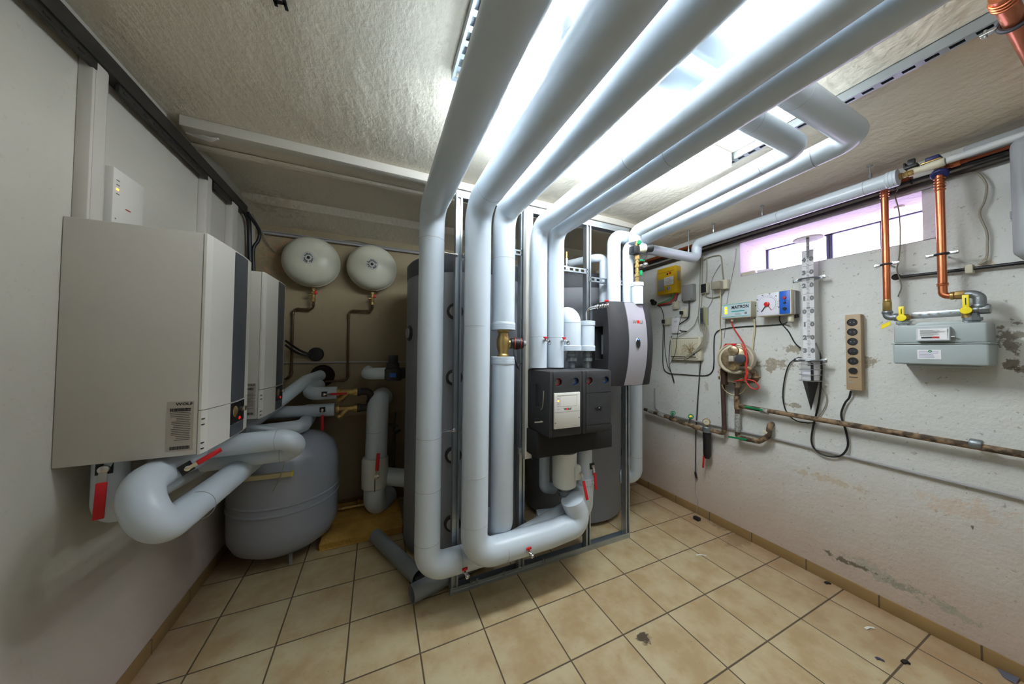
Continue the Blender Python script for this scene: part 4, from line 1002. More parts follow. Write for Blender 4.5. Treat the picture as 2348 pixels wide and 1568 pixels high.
t.p('side_label', box(B(), t.w, t.w+.0012, -.06, -.025, t.h*.45, t.h*.8), GBOX)
for k, (m_, r_) in enumerate(((CABLEGR, .0045), (CABLEGR, .004), (CABLER, .0045), (CABLER, .004), (CABLEB, .003))):
    dx = k*2.2
    cable(['upper green cable', 'lower green cable', 'upper red cable', 'lower red cable', 'thin black cable'][k]+' looping from the yellow box to the round black grommet', [(1543+dx*1.2, 672, .04), (1540+dx*1.3, 681+k*1.2, .03), (1527+dx*1.6, 690+k*1.5, .02), (1508, 697+k*1.1, .02)], r_, m_)
b = lathe(B(), [(0, .0), (.024, .0), (.026, .03), (.018, .04), (0, .04)], W(1502, 695), (-1, 0, 0), 18); lathe(b, [(0, 0), (.017, 0), (.017, .03), (0, .03)], W(1498, 690, .01), (-1, 0, 0), 14)
solo('cable_grommet', 'round black grommet on the window wall under the yellow box', 'grommet', b, BLACK)
t = wbox('junction_box', 'plain grey junction box right of the yellow box', 'junction box', (1562, 655), (1589, 688), .05, GBOX, .008)
t.p('lid', box(B(), .004, t.w-.004, -.053, -.050, .004, t.h-.004, .002), GBOX)
bm = cyl(B(), (.014, -.053, .014), (.014, -.055, .014), .004, 10); cyl(bm, (t.w-.014, -.053, .014), (t.w-.014, -.055, .014), .004, 10); t.p('screw', bm, INK)
t = wbox('wall_socket', 'ivory wall socket with a black square face right of the grey junction box', 'socket', (1606, 651), (1621, 671), .045, IVORY, .006)
t.p('face', box(B(), .006, t.w-.006, -.050, -.045, .006, t.h-.006, .003), BLACK, label='black square face')
t = wbox('wall_socket', 'ivory socket with a large flat plug beside the window', 'socket', (1652, 642), (1667, 661), .045, IVORY, .006)
t.p('plug', box(B(), -.055, .022, -.095, -.045, .0, t.h*.85, .008), CABLEG, label='flat beige plug')
t = wbox('wall_socket', 'small ivory switch below the grey junction box', 'socket', (1541, 692), (1554, 708), .03, IVORY, .005)
t.p('rocker', box(B(), .010, t.w-.012, -.033, -.03, .014, t.h-.014, .002), IVORY)
t = wbox('wall_socket', 'small ivory socket with a black plug below the grey junction box', 'socket', (1562, 709), (1575, 726), .03, IVORY, .005)
t.p('plug', box(B(), .004, .024, -.065, -.03, t.h*.3, t.h*.75, .005), BLACK)
t = wbox('wall_socket', 'double ivory socket with a black plug left of the white panel', 'socket', (1520, 730), (1535, 744), .03, IVORY, .005)
t.p('plug', box(B(), .006, .026, -.06, -.03, t.h*.25, t.h*.8, .005), BLACK)
t = wbox('network_panel', 'small white flat panel with faint print above the ribbed cream box', 'panel', (1540, 730), (1557, 763), .03, PAPER, .003)
t.p('print', lines(B(), t.w*.35, t.w*.75, [t.h*.72, t.h*.76, t.h*.8, t.h*.45], .002, -.0312), GREYI)
t = wbox('ribbed_box', 'flat ribbed cream telephone exchange box under the sockets', 'box', (1537, 774), (1607, 827), .045, IVORY, .006)
bm = B()
for k in range(14): box(bm, t.w*(.04+k*.065), t.w*(.04+k*.065)+.004, -.0475, -.045, t.h*.2, t.h*.86)
t.p('rib', bm, mat('ivory_rib', rgb(190, 186, 160), .5, var=0)); bm = B()
for k in range(18): box(bm, t.w*(.05+k*.049), t.w*(.05+k*.049)+.013, -.0465, -.045, t.h*.93, t.h*.95); box(bm, t.w*(.05+k*.049), t.w*(.05+k*.049)+.013, -.0465, -.045, t.h*.06, t.h*.08)
box(bm, t.w*.03, t.w*.85, -.0468, -.045, t.h*.12, t.h*.16)
t.p('vent_slot', bm, INK)
t.p('emblem', box(B(), t.w*.72, t.w*.82, -.0475, -.045, t.h*.22, t.h*.29), BLUE)
t = wbox('terminal_strip', 'open metal telephone terminal strip with loose wires', 'terminal strip', (1605, 706), (1622, 743), .02, GALV, .002)
bm = B()
for k in range(12): box(bm, .006, t.w*.55, -.026, -.02, t.h*(.06+k*.077), t.h*(.06+k*.077)+.005)
t.p('terminal', bm, CHROME)
bm = B()
for k in range(9):
    z = t.h*(.05+k*.11); sweep(bm, catmull([(t.w*.5, -.024, z), (t.w*.8, -.045, z+.02), (t.w*1.05, -.03, z-.03), (t.w*.9, -.02, z-.07)]), .002, 5)
t.p('loose_wire', bm, mat('wire_yellow', rgb(190, 190, 130), .6, var=0))
for k in range(5):
    cable(['leftmost', 'second', 'middle', 'fourth', 'rightmost'][k]+' grey wire sagging from the terminal strip to the ribbed cream box', [(1606+k*3.5, 742, .02), (1606+k*4, 756, .03), (1613+k*2.2, 768+k, .05), (1609+k*1.5, 785+k*2, .06), (1596+k*1.5, 802, .06), (1582-k*1.5, 812+k*2, .06), (1574-k*2, 815+k*3, .055)], .003, CABLEG, group='loose grey wires over the ribbed box')
b = B()
for k in range(16):
    s = W(1584+random.uniform(-3, 3), 806+random.uniform(-3, 3), .055); d = Vector((random.uniform(-.02, .0), random.uniform(-.07, .09), random.uniform(-.06, .09)))
    sweep(b, catmull([s, s+d*.5+Vector((-.01, 0, .02)), s+d]), .0016, 5)
solo('wire_ends', 'tangle of bare coloured wire ends over the ribbed cream box', 'wires', b, mat('wire_mixed', rgb(150, 120, 70), .6, var=.6, scale=90), kind='stuff')

# water treatment controller
t = wbox('treatment_controller', 'flat white and teal controller box lettered MAITRON with three yellow lights', 'controller', (1655, 698), (1722, 726), .075, IVORY, .004)
W_, H_ = t.w, t.h
fp = t.p('front_plate', box(B(), .004, W_-.004, -.078, -.075, .006, H_-.006), mat('controller_face', rgb(196, 214, 218), .4, var=0))
t.text('name_print', 'MAITRON', W_*.65, H_*.69, H_*.28, INK, -.0784, fp, bold=.0010, sx=.80)
t.p('teal_stripe', box(B(), W_*.36, W_*.80, -.0786, -.078, H_*.40, H_*.47), TEAL, fp); t.p('teal_stripe', box(B(), W_*.02, W_*.98, -.0786, -.078, H_*.90, H_*.93), TEAL, fp); t.p('teal_stripe', box(B(), W_*.02, W_*.98, -.0786, -.078, H_*.10, H_*.13), TEAL, fp)
for k in range(3): t.p('yellow_light', cyl(B(), (W_*.16, -.078, H_*(.72-k*.17)), (W_*.16, -.081, H_*(.72-k*.17)), .008, 14), LED, fp)
t.p('print', lines(B(), W_*.48, W_*.68, [H_*k for k in (.20, .25, .30)], .002, -.0792), GREYI, fp)
t.p('small_print', box(B(), W_*.80, W_*.88, -.0786, -.078, H_*.2, H_*.34), GREYI, fp)
t.p('cable_gland', cyl(B(), (W_*.28, -.04, 0), (W_*.28, -.04, -.022), .010, 12, .002), IVORY)
# heating dial controller
t = wbox('dial_controller', 'white controller with a large round dial and a blue side panel', 'controller', (1735, 674), (1815, 720), .11, IVORY, .006)
W_, H_ = t.w, t.h
dp = t.p('dial_plate', box(B(), .004, W_*.66, -.113, -.11, .006, H_-.006, .001), mat('dial_white', rgb(226, 226, 236), .35, var=0), label='white dial plate with tick marks')
bm = B(); cx, cz = W_*.33, H_*.50
for k in range(23):
    a = math.radians(-125+k*250/22); r_ = H_*.34
    box(bm, -.0009, .0009, -.0008, 0, r_, r_+(.010 if k % 3 == 0 else .006), M=Matrix.Translation((cx, -.1132, cz)) @ Matrix.Rotation(a, 4, 'Y'))
    if k % 3 == 0: box(bm, -.005, .005, -.0008, 0, r_+.014, r_+.0185, M=Matrix.Translation((cx, -.1132, cz)) @ Matrix.Rotation(a, 4, 'Y'))
torus(bm, (cx, -.1134, cz), (0, 1, 0), H_*.30, .0008, 30, 4, .45, 1.5)
t.p('tick_mark', bm, INK, dp)
t.p('pointer', box(B(), -.002, .002, -.003, 0, -.015, H_*.36, M=Matrix.Translation((cx, -.117, cz)) @ Matrix.Rotation(math.radians(-145), 4, 'Y')), INK, dp, label='black pointer')
t.p('pointer', box(B(), -.0014, .0014, -.003, 0, 0, H_*.3, M=Matrix.Translation((cx, -.1175, cz)) @ Matrix.Rotation(math.radians(150), 4, 'Y')), REDD, dp, label='red pointer')
t.p('knob', cyl(B(), (cx, -.113, cz), (cx, -.130, cz), .016, 24, .003), RED, dp, label='red centre knob')
bp_ = t.p('side_panel', box(B(), W_*.68, W_-.008, -.114, -.11, .006, H_-.006, .001), BLUE, label='blue panel')
t.p('fuse', cyl(B(), (W_*.83, -.114, H_*.68), (W_*.83, -.122, H_*.68), .010, 18, .001), REDD, bp_)
bm = cyl(B(), (W_*.83, -.114, H_*.48), (W_*.83, -.120, H_*.48), .007, 14); cyl(bm, (W_*.83, -.114, H_*.24), (W_*.83, -.122, H_*.24), .011, 16); t.p('switch', bm, BLACK, bp_)
t.p('terminal_hood', box(B(), W_, W_+.008, -.075, -.004, .006, H_-.01), GBOX)
t.p('plug', cyl(B(), (W_*.88, -.06, 0), (W_*.88, -.06, -.05), .018, 18, .004), IVORY)
bm = cyl(B(), (W_*.98, -.04, 0), (W_*1.0, -.04, -.022), .013, 12, .002); t.p('cable_gland', bm, BLACK)

# measuring tube
cy, cxo = 1.035, .075
t = Thing('level_tube', 'tall clear measuring tube with a black and white scale clamped to the window wall', 'level tube', (RW, cy, 1.11), -PI/2)
t.p('tube', sweep(B(), [Vector((0, -cxo, .20)), Vector((0, -cxo, 1.15))], .046, 36, False), GLASSY)
sc = t.p('scale_card', box(B(), -.030, .030, -cxo-.012, -cxo-.009, .335, 1.08), PAPER, label='white scale with black numbers')
bm = B()
for k in range(71):
    z = .355+k*.0095; w_ = .014 if k % 5 else .022
    box(bm, -w_*.5, w_*.5, -cxo-.0132, -cxo-.012, z, z+.0028)
    if k % 10 == 5: box(bm, -.028, .028, -cxo-.0132, -cxo-.012, z, z+.002)
    if k % 20 == 15: box(bm, -.009, .009, -cxo-.0134, -cxo-.012, z-.004, z+.006)
t.p('scale_line', bm, INK, sc)
for k, ch in enumerate('321012345'):
    z = .40+k*.088
    if z < 1.07:
        t.text('scale_number', ch if k else '3', -.020, z, .038, INK, -cxo-.0128, sc, bold=.003); t.text('scale_number', '0', .019, z, .038, INK, -cxo-.0128, sc, bold=.003)
t.p('top_plate', lathe(B(), [(0, 0), (.075, 0), (.078, .004), (.075, .008), (0, .008)], (0, -cxo, 1.155), n=40), WHITE)
t.p('black_bar', box(B(), .006, .020, -cxo-.042, -cxo-.034, 1.02, 1.16), BLACK); t.p('black_bar', box(B(), .018, .030, -cxo-.042, -cxo-.034, .19, .32), BLACK)
t.p('float_rod', cyl(B(), (-.004, -cxo, .30), (-.004, -cxo, .37), .009, 12, .002), INK)
for z in (.20, .24, .275, .31): t.p('disc', torus(B(), (0, -cxo, z), (0, 0, 1), .054, .0022, 32, 6), GBOX)
for z in (1.065, 1.10): t.p('disc', torus(B(), (0, -cxo, z), (0, 0, 1), .054, .0016, 32, 6), GBOX)
t.p('bottom_plug', cyl(B(), (0, -cxo, .205), (0, -cxo, .27), .042, 28, .003), mat('milky_plastic', rgb(215, 215, 225), .4, var=0))
t.p('black_cone', lathe(B(), [(0, 0), (.040, .19), (.040, .20), (0, .20)], (0, -cxo, 0), n=4), BLACK, label='black pointed cone')
for z in (.885, .335):
    c = t.p('clamp', torus(B(), (0, -cxo, z), (0, 0, 1), .052, .006, 36, 8), IRON)
    for s in (-1, 1):
        bm = box(B(), s*.052, s*.085, -cxo-.004, -cxo+.004, z-.012, z+.012, .002); cyl(bm, (s*.070, -cxo-.010, z), (s*.070, -cxo+.010, z), .006, 10)
        t.p('clamp_ear', bm, CHROME, c)
    t.p('standoff', box(B(), -.006, .006, -.03, -.001, z-.006, z+.006), GALV, c)
# socket strip
t = wbox('socket_strip', 'tan vertical strip of six sockets hanging on the window wall', 'socket strip', (1937, 722), (1977, 896), .05, TAN, .004)
W_, H_ = t.w, t.h
for k in range(6):
    z = H_*(.895-k*.128); 
    s_ = t.p('socket' if k < 5 else 'switch', lathe(B(), [(.021, .050), (.023, .053), (.020, .053), (.018, .0505), (0, .0505)] if k < 5 else [(0, .05), (.019, .05), (.019, .056), (0, .056)], (W_*.47, 0, z), (0, -1, 0), 28), BLACK)
    if k < 5:
        bm = cyl(B(), (W_*.47-.008, -.050, z), (W_*.47-.008, -.0515, z), .0025, 10); cyl(bm, (W_*.47+.008, -.050, z), (W_*.47+.008, -.0515, z), .0025, 10); t.p('contact', bm, CHROME, s_)
t.p('name_plate', box(B(), W_*.12, W_*.6, -.0508, -.05, H_*.09, H_*.115), CABLEG)
t.p('marking_line', box(B(), W_*.2, W_*.75, -.0508, -.05, H_*.165, H_*.175), INK)

# ------------------------------------------------------------------ gas meter and its pipes
D = .165
t = Thing('gas_meter', 'grey sheet metal gas meter under the copper pipes, with a counter window', 'gas meter', (RW, .655, 1.442), -PI/2)
W_ = .285; H_ = .215
bm = box(B(), 0, W_, -D, -.02, 0, .105, .009, 3); t.p('lower_shell', bm, METER)
bm = box(B(), .003, W_-.003, -D+.003, -.02, .109, .205, .009, 3); t.p('upper_shell', bm, METER)
bm = prism(B(), [(.055, .195), (.235, .195), (.205, .218), (.085, .218)], 1, -D+.02, -.04, .004); t.p('top_hump', bm, METER)
t.p('flange', box(B(), -.006, W_+.004, -D-.004, -.016, .1045, .1095, .002), METER)
t.p('wall_spacer', box(B(), .06, .22, -.02, -.0005, .05, .16), GBOX)
t.p('bottom_pan', box(B(), .04, W_-.03, -D+.02, -.04, -.012, .002, .005), METER)
cn = t.p('counter', prism(B(), [(-D-.001, .118), (-D-.028, .122), (-D-.022, .185), (-D-.001, .190)], 0, .085, .185), mat('counter_grey', rgb(186, 192, 196), .4, var=0), label='pale counter housing')
# counter face lies on the sloping front
fr = t.p('counter_face', box(B(), .091, .179, -D-.0275, -D-.0262, .128, .180, 0), PAPER, cn)
t.p('digit_drum', box(B(), .102, .134, -D-.0285, -D-.0272, .133, .141), INK, cn); t.p('digit_drum', box(B(), .134, .156, -D-.0285, -D-.0272, .133, .141), REDD, cn)
t.p('print', lines(B(), .098, .172, [.148, .153, .158, .163, .168, .173], .0016, -D-.0292, .5), GREYI, cn)
t.p('pulse_plug', box(B(), .187, .199, -D-.02, -D-.008, .138, .143, .001), PAPER)
st = t.p('sticker', box(B(), .082, .155, -D-.0015, -D, .028, .075), PAPER, label='white sticker with a green mark')
t.p('print', lines(B(), .087, .150, [.036, .043, .050, .058, .064], .0018, -D-.0022), mat('blue_ink', rgb(110, 116, 170), .6, var=0), st)
t.p('green_mark', torus(B(), (.122, -D-.002, .068), (0, 1, 0), .0045, .0016, 16, 6), GREEN, st)
CY = -.115
for x, nm in ((.028, 'left'), (.238, 'right')):
    bm = lathe(B(), [(.020, 0), (.020, .012), (.027, .014), (.027, .028), (.020, .03), (.018, .05)], (x, CY, .203), n=8); t.p('union', bm, METER if x < .1 else IRON)
def wl(px, py, off): return W(px, py, off)
t = Thing('gas_manifold', 'galvanised bar with brass gas cocks and yellow levers above the gas meter', 'gas manifold', (RW, .66, 1.69), -PI/2)
bm = box(B(), .055, .215, -.104, -.10, -.006, .028, .001)
bm2 = B()
for x in (.085, .115, .145, .18): cyl(bm, (x, -.104, .011), (x, -.1065, .011), .0085, 14); cyl(bm2, (x, -.1065, .011), (x, -.108, .011), .005, 12)
t.p('bracket_bar', bm, GALV); t.p('rivet', bm2, CHROME)
def gas_cock(x, z, h):
    bm = lathe(B(), [(.019, -.035), (.019, -.012), (.023, -.008), (.023, .012), (.019, .016), (.017, .02)], (x, CY, z), n=18); cyl(bm, (x, CY, z), (x, CY-.03, z), .010, 14)
    v = t.p('gas_cock', bm, BRASS)
    bm = box(B(), x-.010, x+.010, CY-.037, CY-.031, z-.002, z+h, .003); lathe(bm, [(0, 0), (.017, 0), (.017, .007), (0, .008)], (x, CY-.030, z), (0, -1, 0), 22)
    t.p('yellow_lever', bm, YELLOW, v, label='yellow lever')
    t.p('lever_print', box(B(), x-.001, x+.002, CY-.0378, CY-.037, z+h*.35, z+h*.8), INK, v)
gas_cock(.034, .0, .062); gas_cock(.230, .018, .075)
bm = tube(B(), [(.02, CY, .008), (-.024, CY, .008), (-.024, CY, .04)], .017, .02, 18); cyl(bm, (-.024, CY, .03), (-.024, CY, .045), .021, 16, .002); cyl(bm, (.0, CY, .008), (.015, CY, .008), .021, 16, .002)
t.p('iron_elbow', bm, IRON)
bm = tube(B(), [(.205, CY, .098), (.262, CY, .098), (.262, CY, .02), (.24, CY, .02)], .019, .03, 18); cyl(bm, (.262, CY, .045), (.262, CY, .03), .024, 16, .002); cyl(bm, (.262, CY, .02), (.29, CY, .02), .022, 8, .002)
t.p('iron_elbow', bm, IRON)
t.p('meter_nipple', cyl(B(), (.034, CY, -.05), (.034, CY, -.03), .017, 16), GALV); t.p('meter_nipple', cyl(B(), (.230, CY, -.045), (.230, CY, -.015), .017, 16), GALV)
mo = (RW, .66, 1.69)
def wloc(x, y, z): return (RW+y, .66-x, 1.69+z)   # from the manifold's local frame
t = Thing('copper_pipe', 'left copper gas pipe dropping from under the ceiling to the gas meter', 'pipe', (RW-.115, .684, 1.75), 0, 'copper gas pipes')
PX = RW-.115; y1 = .684
t.p('pipe', tube(B(), [(PX, y1, 1.775), (PX, y1, 2.462), (PX+.03, y1+.08, 2.475), (PX+.03, 2.7, 2.475)], .0145, .035, 18), COPPER, world=True)
bm = cyl(B(), (PX, y1, 1.735), (PX, y1, 1.785), .018, 8, .002); cyl(bm, (PX, y1, 1.785), (PX, y1, 1.80), .016, 18, .002); t.p('brass_union', bm, BRASS, world=True)
bm = B()
for z in (2.385, 2.40, 2.415): torus(bm, (PX, y1, z), (0, 0, 1), .0155, .003, 20, 8)
t.p('press_ring', bm, COPPER, world=True)
def pclamp(t, x, y, z, r):
    c = t.p('pipe_clamp', torus(B(), (x, y, z), (0, 0, 1), r+.004, .005, 24, 8), TANKD, world=True)
    for s in (-1, 1):
        bm = box(B(), x-.003, x+.003, y+s*(r+.006), y+s*(r+.034), z-.009, z+.009, .002); cyl(bm, (x-.009, y+s*(r+.024), z), (x+.009, y+s*(r+.024), z), .005, 10)
        t.p('clamp_ear', bm, CHROME, c, world=True)
    t.p('standoff', cyl(B(), (x+r, y, z), (RW, y, z), .005, 8), GALV, c, world=True)
pclamp(t, PX, y1, 2.00, .0145)
y2 = .500
t = Thing('copper_pipe', 'right copper gas pipe with an elbow, dropping from the blue valve to the gas meter', 'pipe', (PX, y2, 1.77), 0, 'copper gas pipes')
t.p('pipe', tube(B(), [(PX, .455, 1.788), (PX, y2, 1.788), (PX, y2, 2.43)], .0150, .035, 18), COPPER, world=True)
bm = B()
for z in (1.845, 1.853, 2.335, 2.35, 2.365, 2.38, 2.395): torus(bm, (PX, y2, z), (0, 0, 1), .0162, .003, 20, 8)
t.p('press_ring', bm, COPPER, world=True)
bm = cyl(B(), (PX, .478, 1.788), (PX, .466, 1.788), .020, 18, .002); cyl(bm, (PX, .464, 1.788), (PX, .435, 1.788), .021, 8, .002); t.p('brass_union', bm, BRASS, world=True)
pclamp(t, PX, y2, 2.005, .0165)
t = Thing('copper_pipe', 'horizontal copper pipe running from the blue valve behind the grey housing', 'pipe', (PX, .30, 2.43), 0, 'copper gas pipes')
t.p('pipe', cyl(B(), (PX+.02, .495, 2.455), (PX+.02, -.3, 2.462), .0125, 18), COPPERD, world=True)
bm = cyl(B(), (PX+.02, .47, 2.455), (PX+.02, .44, 2.455), .016, 18, .002); t.p('press_ring', bm, COPPER, world=True)
t = Thing('shutoff_valve', 'shutoff valve with a dark blue wheel on top of the right copper pipe', 'valve', (PX, y2, 2.43))
bm = B(); lathe(bm, [(0, 0), (.012, 0), (.03, .004)]+[(.031, .006), (.031, .016), (.026, .02), (0, .02)], (0, -.002, -.005), (-.6, 0, -.8), 9); t.p('hand_wheel', bm, NAVY, label='dark blue wheel')
t.p('valve_body', cyl(B(), (0, 0, -.01), (.015, 0, .035), .019, 16, .003), BRASS)
# cold water branch behind: white pipe, grey conduits, black handles
t = Thing('white_pipe', 'white pipe with brass and black handled valves at the top of the window wall', 'pipe', (2.60, .45, 2.45))
t.p('pipe', tube(B(), [(2.585, .47, 2.462), (2.585, -.4, 2.475)], .0165, .02, 20), mat('white_pipe', rgb(196, 200, 202), .35, var=.02), world=True)
bm = lathe(B(), [(.012, 0), (.02, .006), (.0215, .02), (.017, .05), (.019, .06), (.021, .10), (.021, .115), (.018, .12)], (2.585, .595, 2.462), (0, -1, 0), 20); t.p('foam_body', bm, IVORY, world=True)
bm = B(); y = .64
for r_, h_ in ((.014, .02), (.017, .012), (.013, .012), (.017, .010), (.015, .016)): cyl(bm, (2.575, y-h_, 2.458), (2.575, y, 2.458), r_, 8, .001); y -= h_
t.p('brass_fitting', bm, BRASS, world=True)
bm = box(B(), 2.56, 2.60, .555, .60, 2.482, 2.498, .003); box(bm, 2.57, 2.59, .565, .59, 2.495, 2.530, .003); box(bm, 2.565, 2.60, .595, .603, 2.49, 2.518, .002); t.p('black_handle', bm, BLACK, world=True)
bm = box(B(), 2.575, 2.64, .49, .535, 2.49, 2.51, .005); t.p('black_handle', bm, NAVY, world=True)
bm = box(B(), 2.575, 2.64, .485, .55, 2.482, 2.49, .002); t.p('brass_plate', bm, BRASS, world=True)
b = sweep(B(), [Vector((2.67, 2.75, 2.44)), Vector((2.67, .66, 2.445)), Vector((2.67, -.4, 2.44))], .0085, 10)
for y in (.66, .60, 1.2, 1.7, 2.1): torus(b, (2.672, y, 2.444), (0, 1, 0), .012, .003, 14, 6)
solo('black_conduit', 'black cable conduit running along the wall above the window', 'conduit', b, CABLEB)
b = sweep(B(), [Vector((2.705, 3.1, 2.40)), Vector((2.705, 1.9, 2.415)), Vector((2.705, 1.0, 2.42)), Vector((2.705, .3, 2.425))], .012, 10)
solo('dark_conduit', 'second dark cable conduit close to the wall just above the window', 'conduit', b, mat('dark_cable', rgb(52, 46, 42), .6, var=.2))
b = sweep(B(), [Vector((2.69, 3.1, 2.462)), Vector((2.69, .6, 2.47))], .013, 12)
solo('copper_pipe', 'dull red copper pipe along the far top of the window wall', 'pipe', b, COPPERD)
b = sweep(B(), catmull([W(2146, 640-0, .01), W(2150, 640, .01)]), .001, 5); b.free()
t = Thing('black_wall_pipe', 'black plastic pipe leaving a hole in the wall above the gas meter', 'pipe', W(2055, 635, .03))
a_, c_ = W(2052, 636, -.02), W(2348, 602, .03); a2 = W(2075, 634, .03)
t.p('pipe', sweep(B(), [a_, a2, c_, c_+(c_-a2).normalized()*.6], .0085, 14), BLACK, world=True)
t.p('wall_hole', lathe(B(), [(.017, 0), (.018, .003), (.014, .004), (.013, .001), (0, .001)], W(2055, 635), (-1, 0, 0), 20), mat('hole_shade', (0, 0, 0, 1)), world=True)  # shade inside the hole is painted on as a dark disc
cc_ = W(2223, 617, .03); t.p('clip', box(B(), cc_.x-.015, RW-.0005, cc_.y-.012, cc_.y+.012, cc_.z-.022, cc_.z+.022, .006), IVORY, world=True)
# grey housing at the right edge of the picture
t = Thing('grey_housing', 'large smooth grey plastic housing mounted high on the window wall at the right edge', 'housing', (RW, .285, 1.92), -PI/2)
HG = mat('housing_grey', rgb(150, 153, 156), .4, var=.03)
t.p('shell', box(B(), -.022, .62, -.19, -.0005, .0, .535, .035, 4), HG)
t.p('upper_arm', box(B(), -.145, .1, -.12, -.0005, .535, .60, .012), HG)
t.p('side_clip', box(B(), -.034, -.02, -.09, -.06, .20, .235, .002), GBOX)
# copper pipe close overhead with clamp
t = Thing('copper_pipe', 'thick copper pipe close overhead at the top right corner', 'pipe', (1.9, .21, 2.55))
t.p('pipe', cyl(B(), (1.66, .202, 2.56), (2.9, .202, 2.56), .0215, 24), COPPER, world=True)
bm = B()
for x in (1.685, 1.70, 1.715): torus(bm, (x, .202, 2.56), (1, 0, 0), .0225, .004, 24, 8)
t.p('press_ring', bm, COPPER, world=True)
c = t.p('pipe_clamp', torus(B(), (1.83, .202, 2.56), (1, 0, 0), .028, .006, 24, 8), TANKD, world=True)
bm = box(B(), 1.82, 1.84, .230, .262, 2.557, 2.563, .002); cyl(bm, (1.83, .252, 2.548), (1.83, .252, 2.575), .004, 10); t.p('clamp_ear', bm, CHROME, c, world=True)
t.p('clamp_ear', box(B(), 1.82, 1.84, .142, .174, 2.557, 2.563, .002), CHROME, c, world=True)
t.p('hanger_rod', cyl(B(), (1.83, .202, 2.588), (1.83, .202, CZ), .004, 8), CHROME, c, world=True)

# ------------------------------------------------------------------ old water pipes low on the wall
t = Thing('rusty_pipe', 'long rusty brown pipe running along the window wall at hip height', 'pipe', W(1712, 932, .06))
a_, c_ = W(1692, 930, .06), W(2348, 1042, .06); dd = (c_-a_).normalized()
t.p('pipe', sweep(B(), [a_, c_, c_+dd*.8], .0165, 18), RUST, world=True)
k_ = W(2238, 1018, .06); t.p('coupling', cyl(B(), k_-dd*.018, k_+dd*.018, .024, 18, .004), IRON, world=True)
k_ = W(1753, 942, .06); t.p('limed_coupling', cyl(B(), k_-dd*.025, k_+dd*.025, .021, 18, .003), FROST, world=True)
k_ = W(1705, 932, .085); t.p('handle', obarm(B(), W(1708, 932, .09), W(1748, 940, .09), .014, .006, (1, 0, 0), .002), GREEN, world=True, label='green lever')
t = Thing('rusty_riser', 'rusty upright pipe under the round filter, a green lever at its foot', 'pipe', W(1690, 1000, .06))
t.p('pipe', sweep(B(), [W(1690, 882, .06), W(1691, 1000, .06)], .0165, 18), RUSTB, world=True)
t.p('tee', cyl(B(), W(1690, 908, .06), W(1691, 938, .06), .022, 18, .003), RUST, world=True)
t.p('limed_length', cyl(B(), W(1691, 948, .06), W(1691, 990, .06), .0185, 18, .002), FROST, world=True)
t.p('hose_clamp', cyl(B(), W(1690, 876, .06), W(1690, 882, .06), .025, 20, .002), CHROME, world=True)
t.p('low_branch', tube(B(), [W(1690, 1000, .06), W(1700, 1004, .06), W(1740, 1012, .06), W(1762, 1000, .06), W(1765, 975, .05), W(1770, 972, 0)], .0185, .03, 18), RUST, world=True)
t.p('joint_ring', cyl(B(), W(1758, 988, .057), W(1757, 993, .057), .023, 16, .002), IVORY, world=True)
t.p('handle', obarm(B(), W(1670, 1001, .09), W(1712, 1008, .09), .014, .006, (1, 0, 0), .002), GREEN, world=True, label='green lever')
t = Thing('water_pipe_run', 'dark limescaled pipe run with two green stopcocks left of the sediment filter', 'pipe', W(1550, 955, .06))
t.p('pipe', sweep(B(), [W(1478, 938, .06), W(1612, 985, .06)], .0165, 18), RUST, world=True)
for a1, b1 in ((1487, 1500), (1510, 1524), (1536, 1545), (1558, 1572), (1590, 1602)):
    f = lambda x: W(x, 938+(x-1478)*47/134, .06); t.p('joint', cyl(B(), f(a1), f(b1), .022, 14, .004), FROST if a1 in (1510, 1487) else RUST, world=True)
for x, y in ((1543, 947), (1584, 955)):
    s_ = W(x, y, .09); lo = W(x-4, y+16, .06)
    v = t.p('stopcock', cyl(B(), lo, s_, .009, 12), IRON, world=True)
    bm = torus(B(), s_, Vector((-.8, -.3, .5)), .020, .0045, 20, 8); ax_ = Vector((-.8, -.3, .5)).normalized()
    cyl(bm, s_-ax_*.004, s_+ax_*.006, .009, 12); t.p('hand_wheel', bm, GREEN, v, world=True, label='green wheel')
    if x > 1570: t.p('wheel_cap', cyl(B(), s_+ax_*.006, s_+ax_*.009, .011, 14), YELLOW, v, world=True)
t = Thing('sediment_filter', 'black bowled sediment filter with a round pressure gauge on its head', 'filter', W(1621, 1050, .07))
zt = W(1621, 985, .07)
t.p('head', lathe(B(), [(.024, -.03), (.036, -.02), (.036, .02), (.028, .03), (0, .03)], zt, n=24), IRON, world=True)
t.p('bowl', lathe(B(), [(0, -.255), (.018, -.25), (.03, -.22), (.032, -.03), (0, -.03)], zt, n=24), BLACK, world=True)
g_ = W(1620, 967, .10); t.p('gauge', lathe(B(), [(0, -.012), (.028, -.012), (.030, .008), (.026, .010), (0, .009)], g_, (-1, -.35, 0), 28), BRASS, world=True)
t.p('gauge_face', lathe(B(), [(0, .0095), (.024, .0095), (.024, .0105), (0, .0105)], g_, (-1, -.35, 0), 26), IVORY, world=True)
t.p('gauge_needle', obarm(B(), g_+Vector((-.0115, -.004, 0)), g_+Vector((-.0115, .012, .010)), .003, .001, (1, .35, 0)), INK, world=True)
t.p('gauge_stem', cyl(B(), zt+Vector((0, 0, .02)), g_+Vector((.004, 0, -.02)), .008, 10), BRASS, world=True)
t.p('drain_tap', obarm(B(), W(1614, 1044, .07), W(1612, 1072, .07), .012, .012, (1, 0, 0), .002), RED, world=True, label='red drain tap')
t.p('outlet', tube(B(), [zt, W(1645, 990, .06), W(1661, 995, .06), W(1660, 975, .06)], .0165, .025, 18), RUST, world=True)
t = Thing('brown_pipe', 'dark brown upright pipe between the sediment filter and the round filter', 'pipe', W(1660, 975, .06))
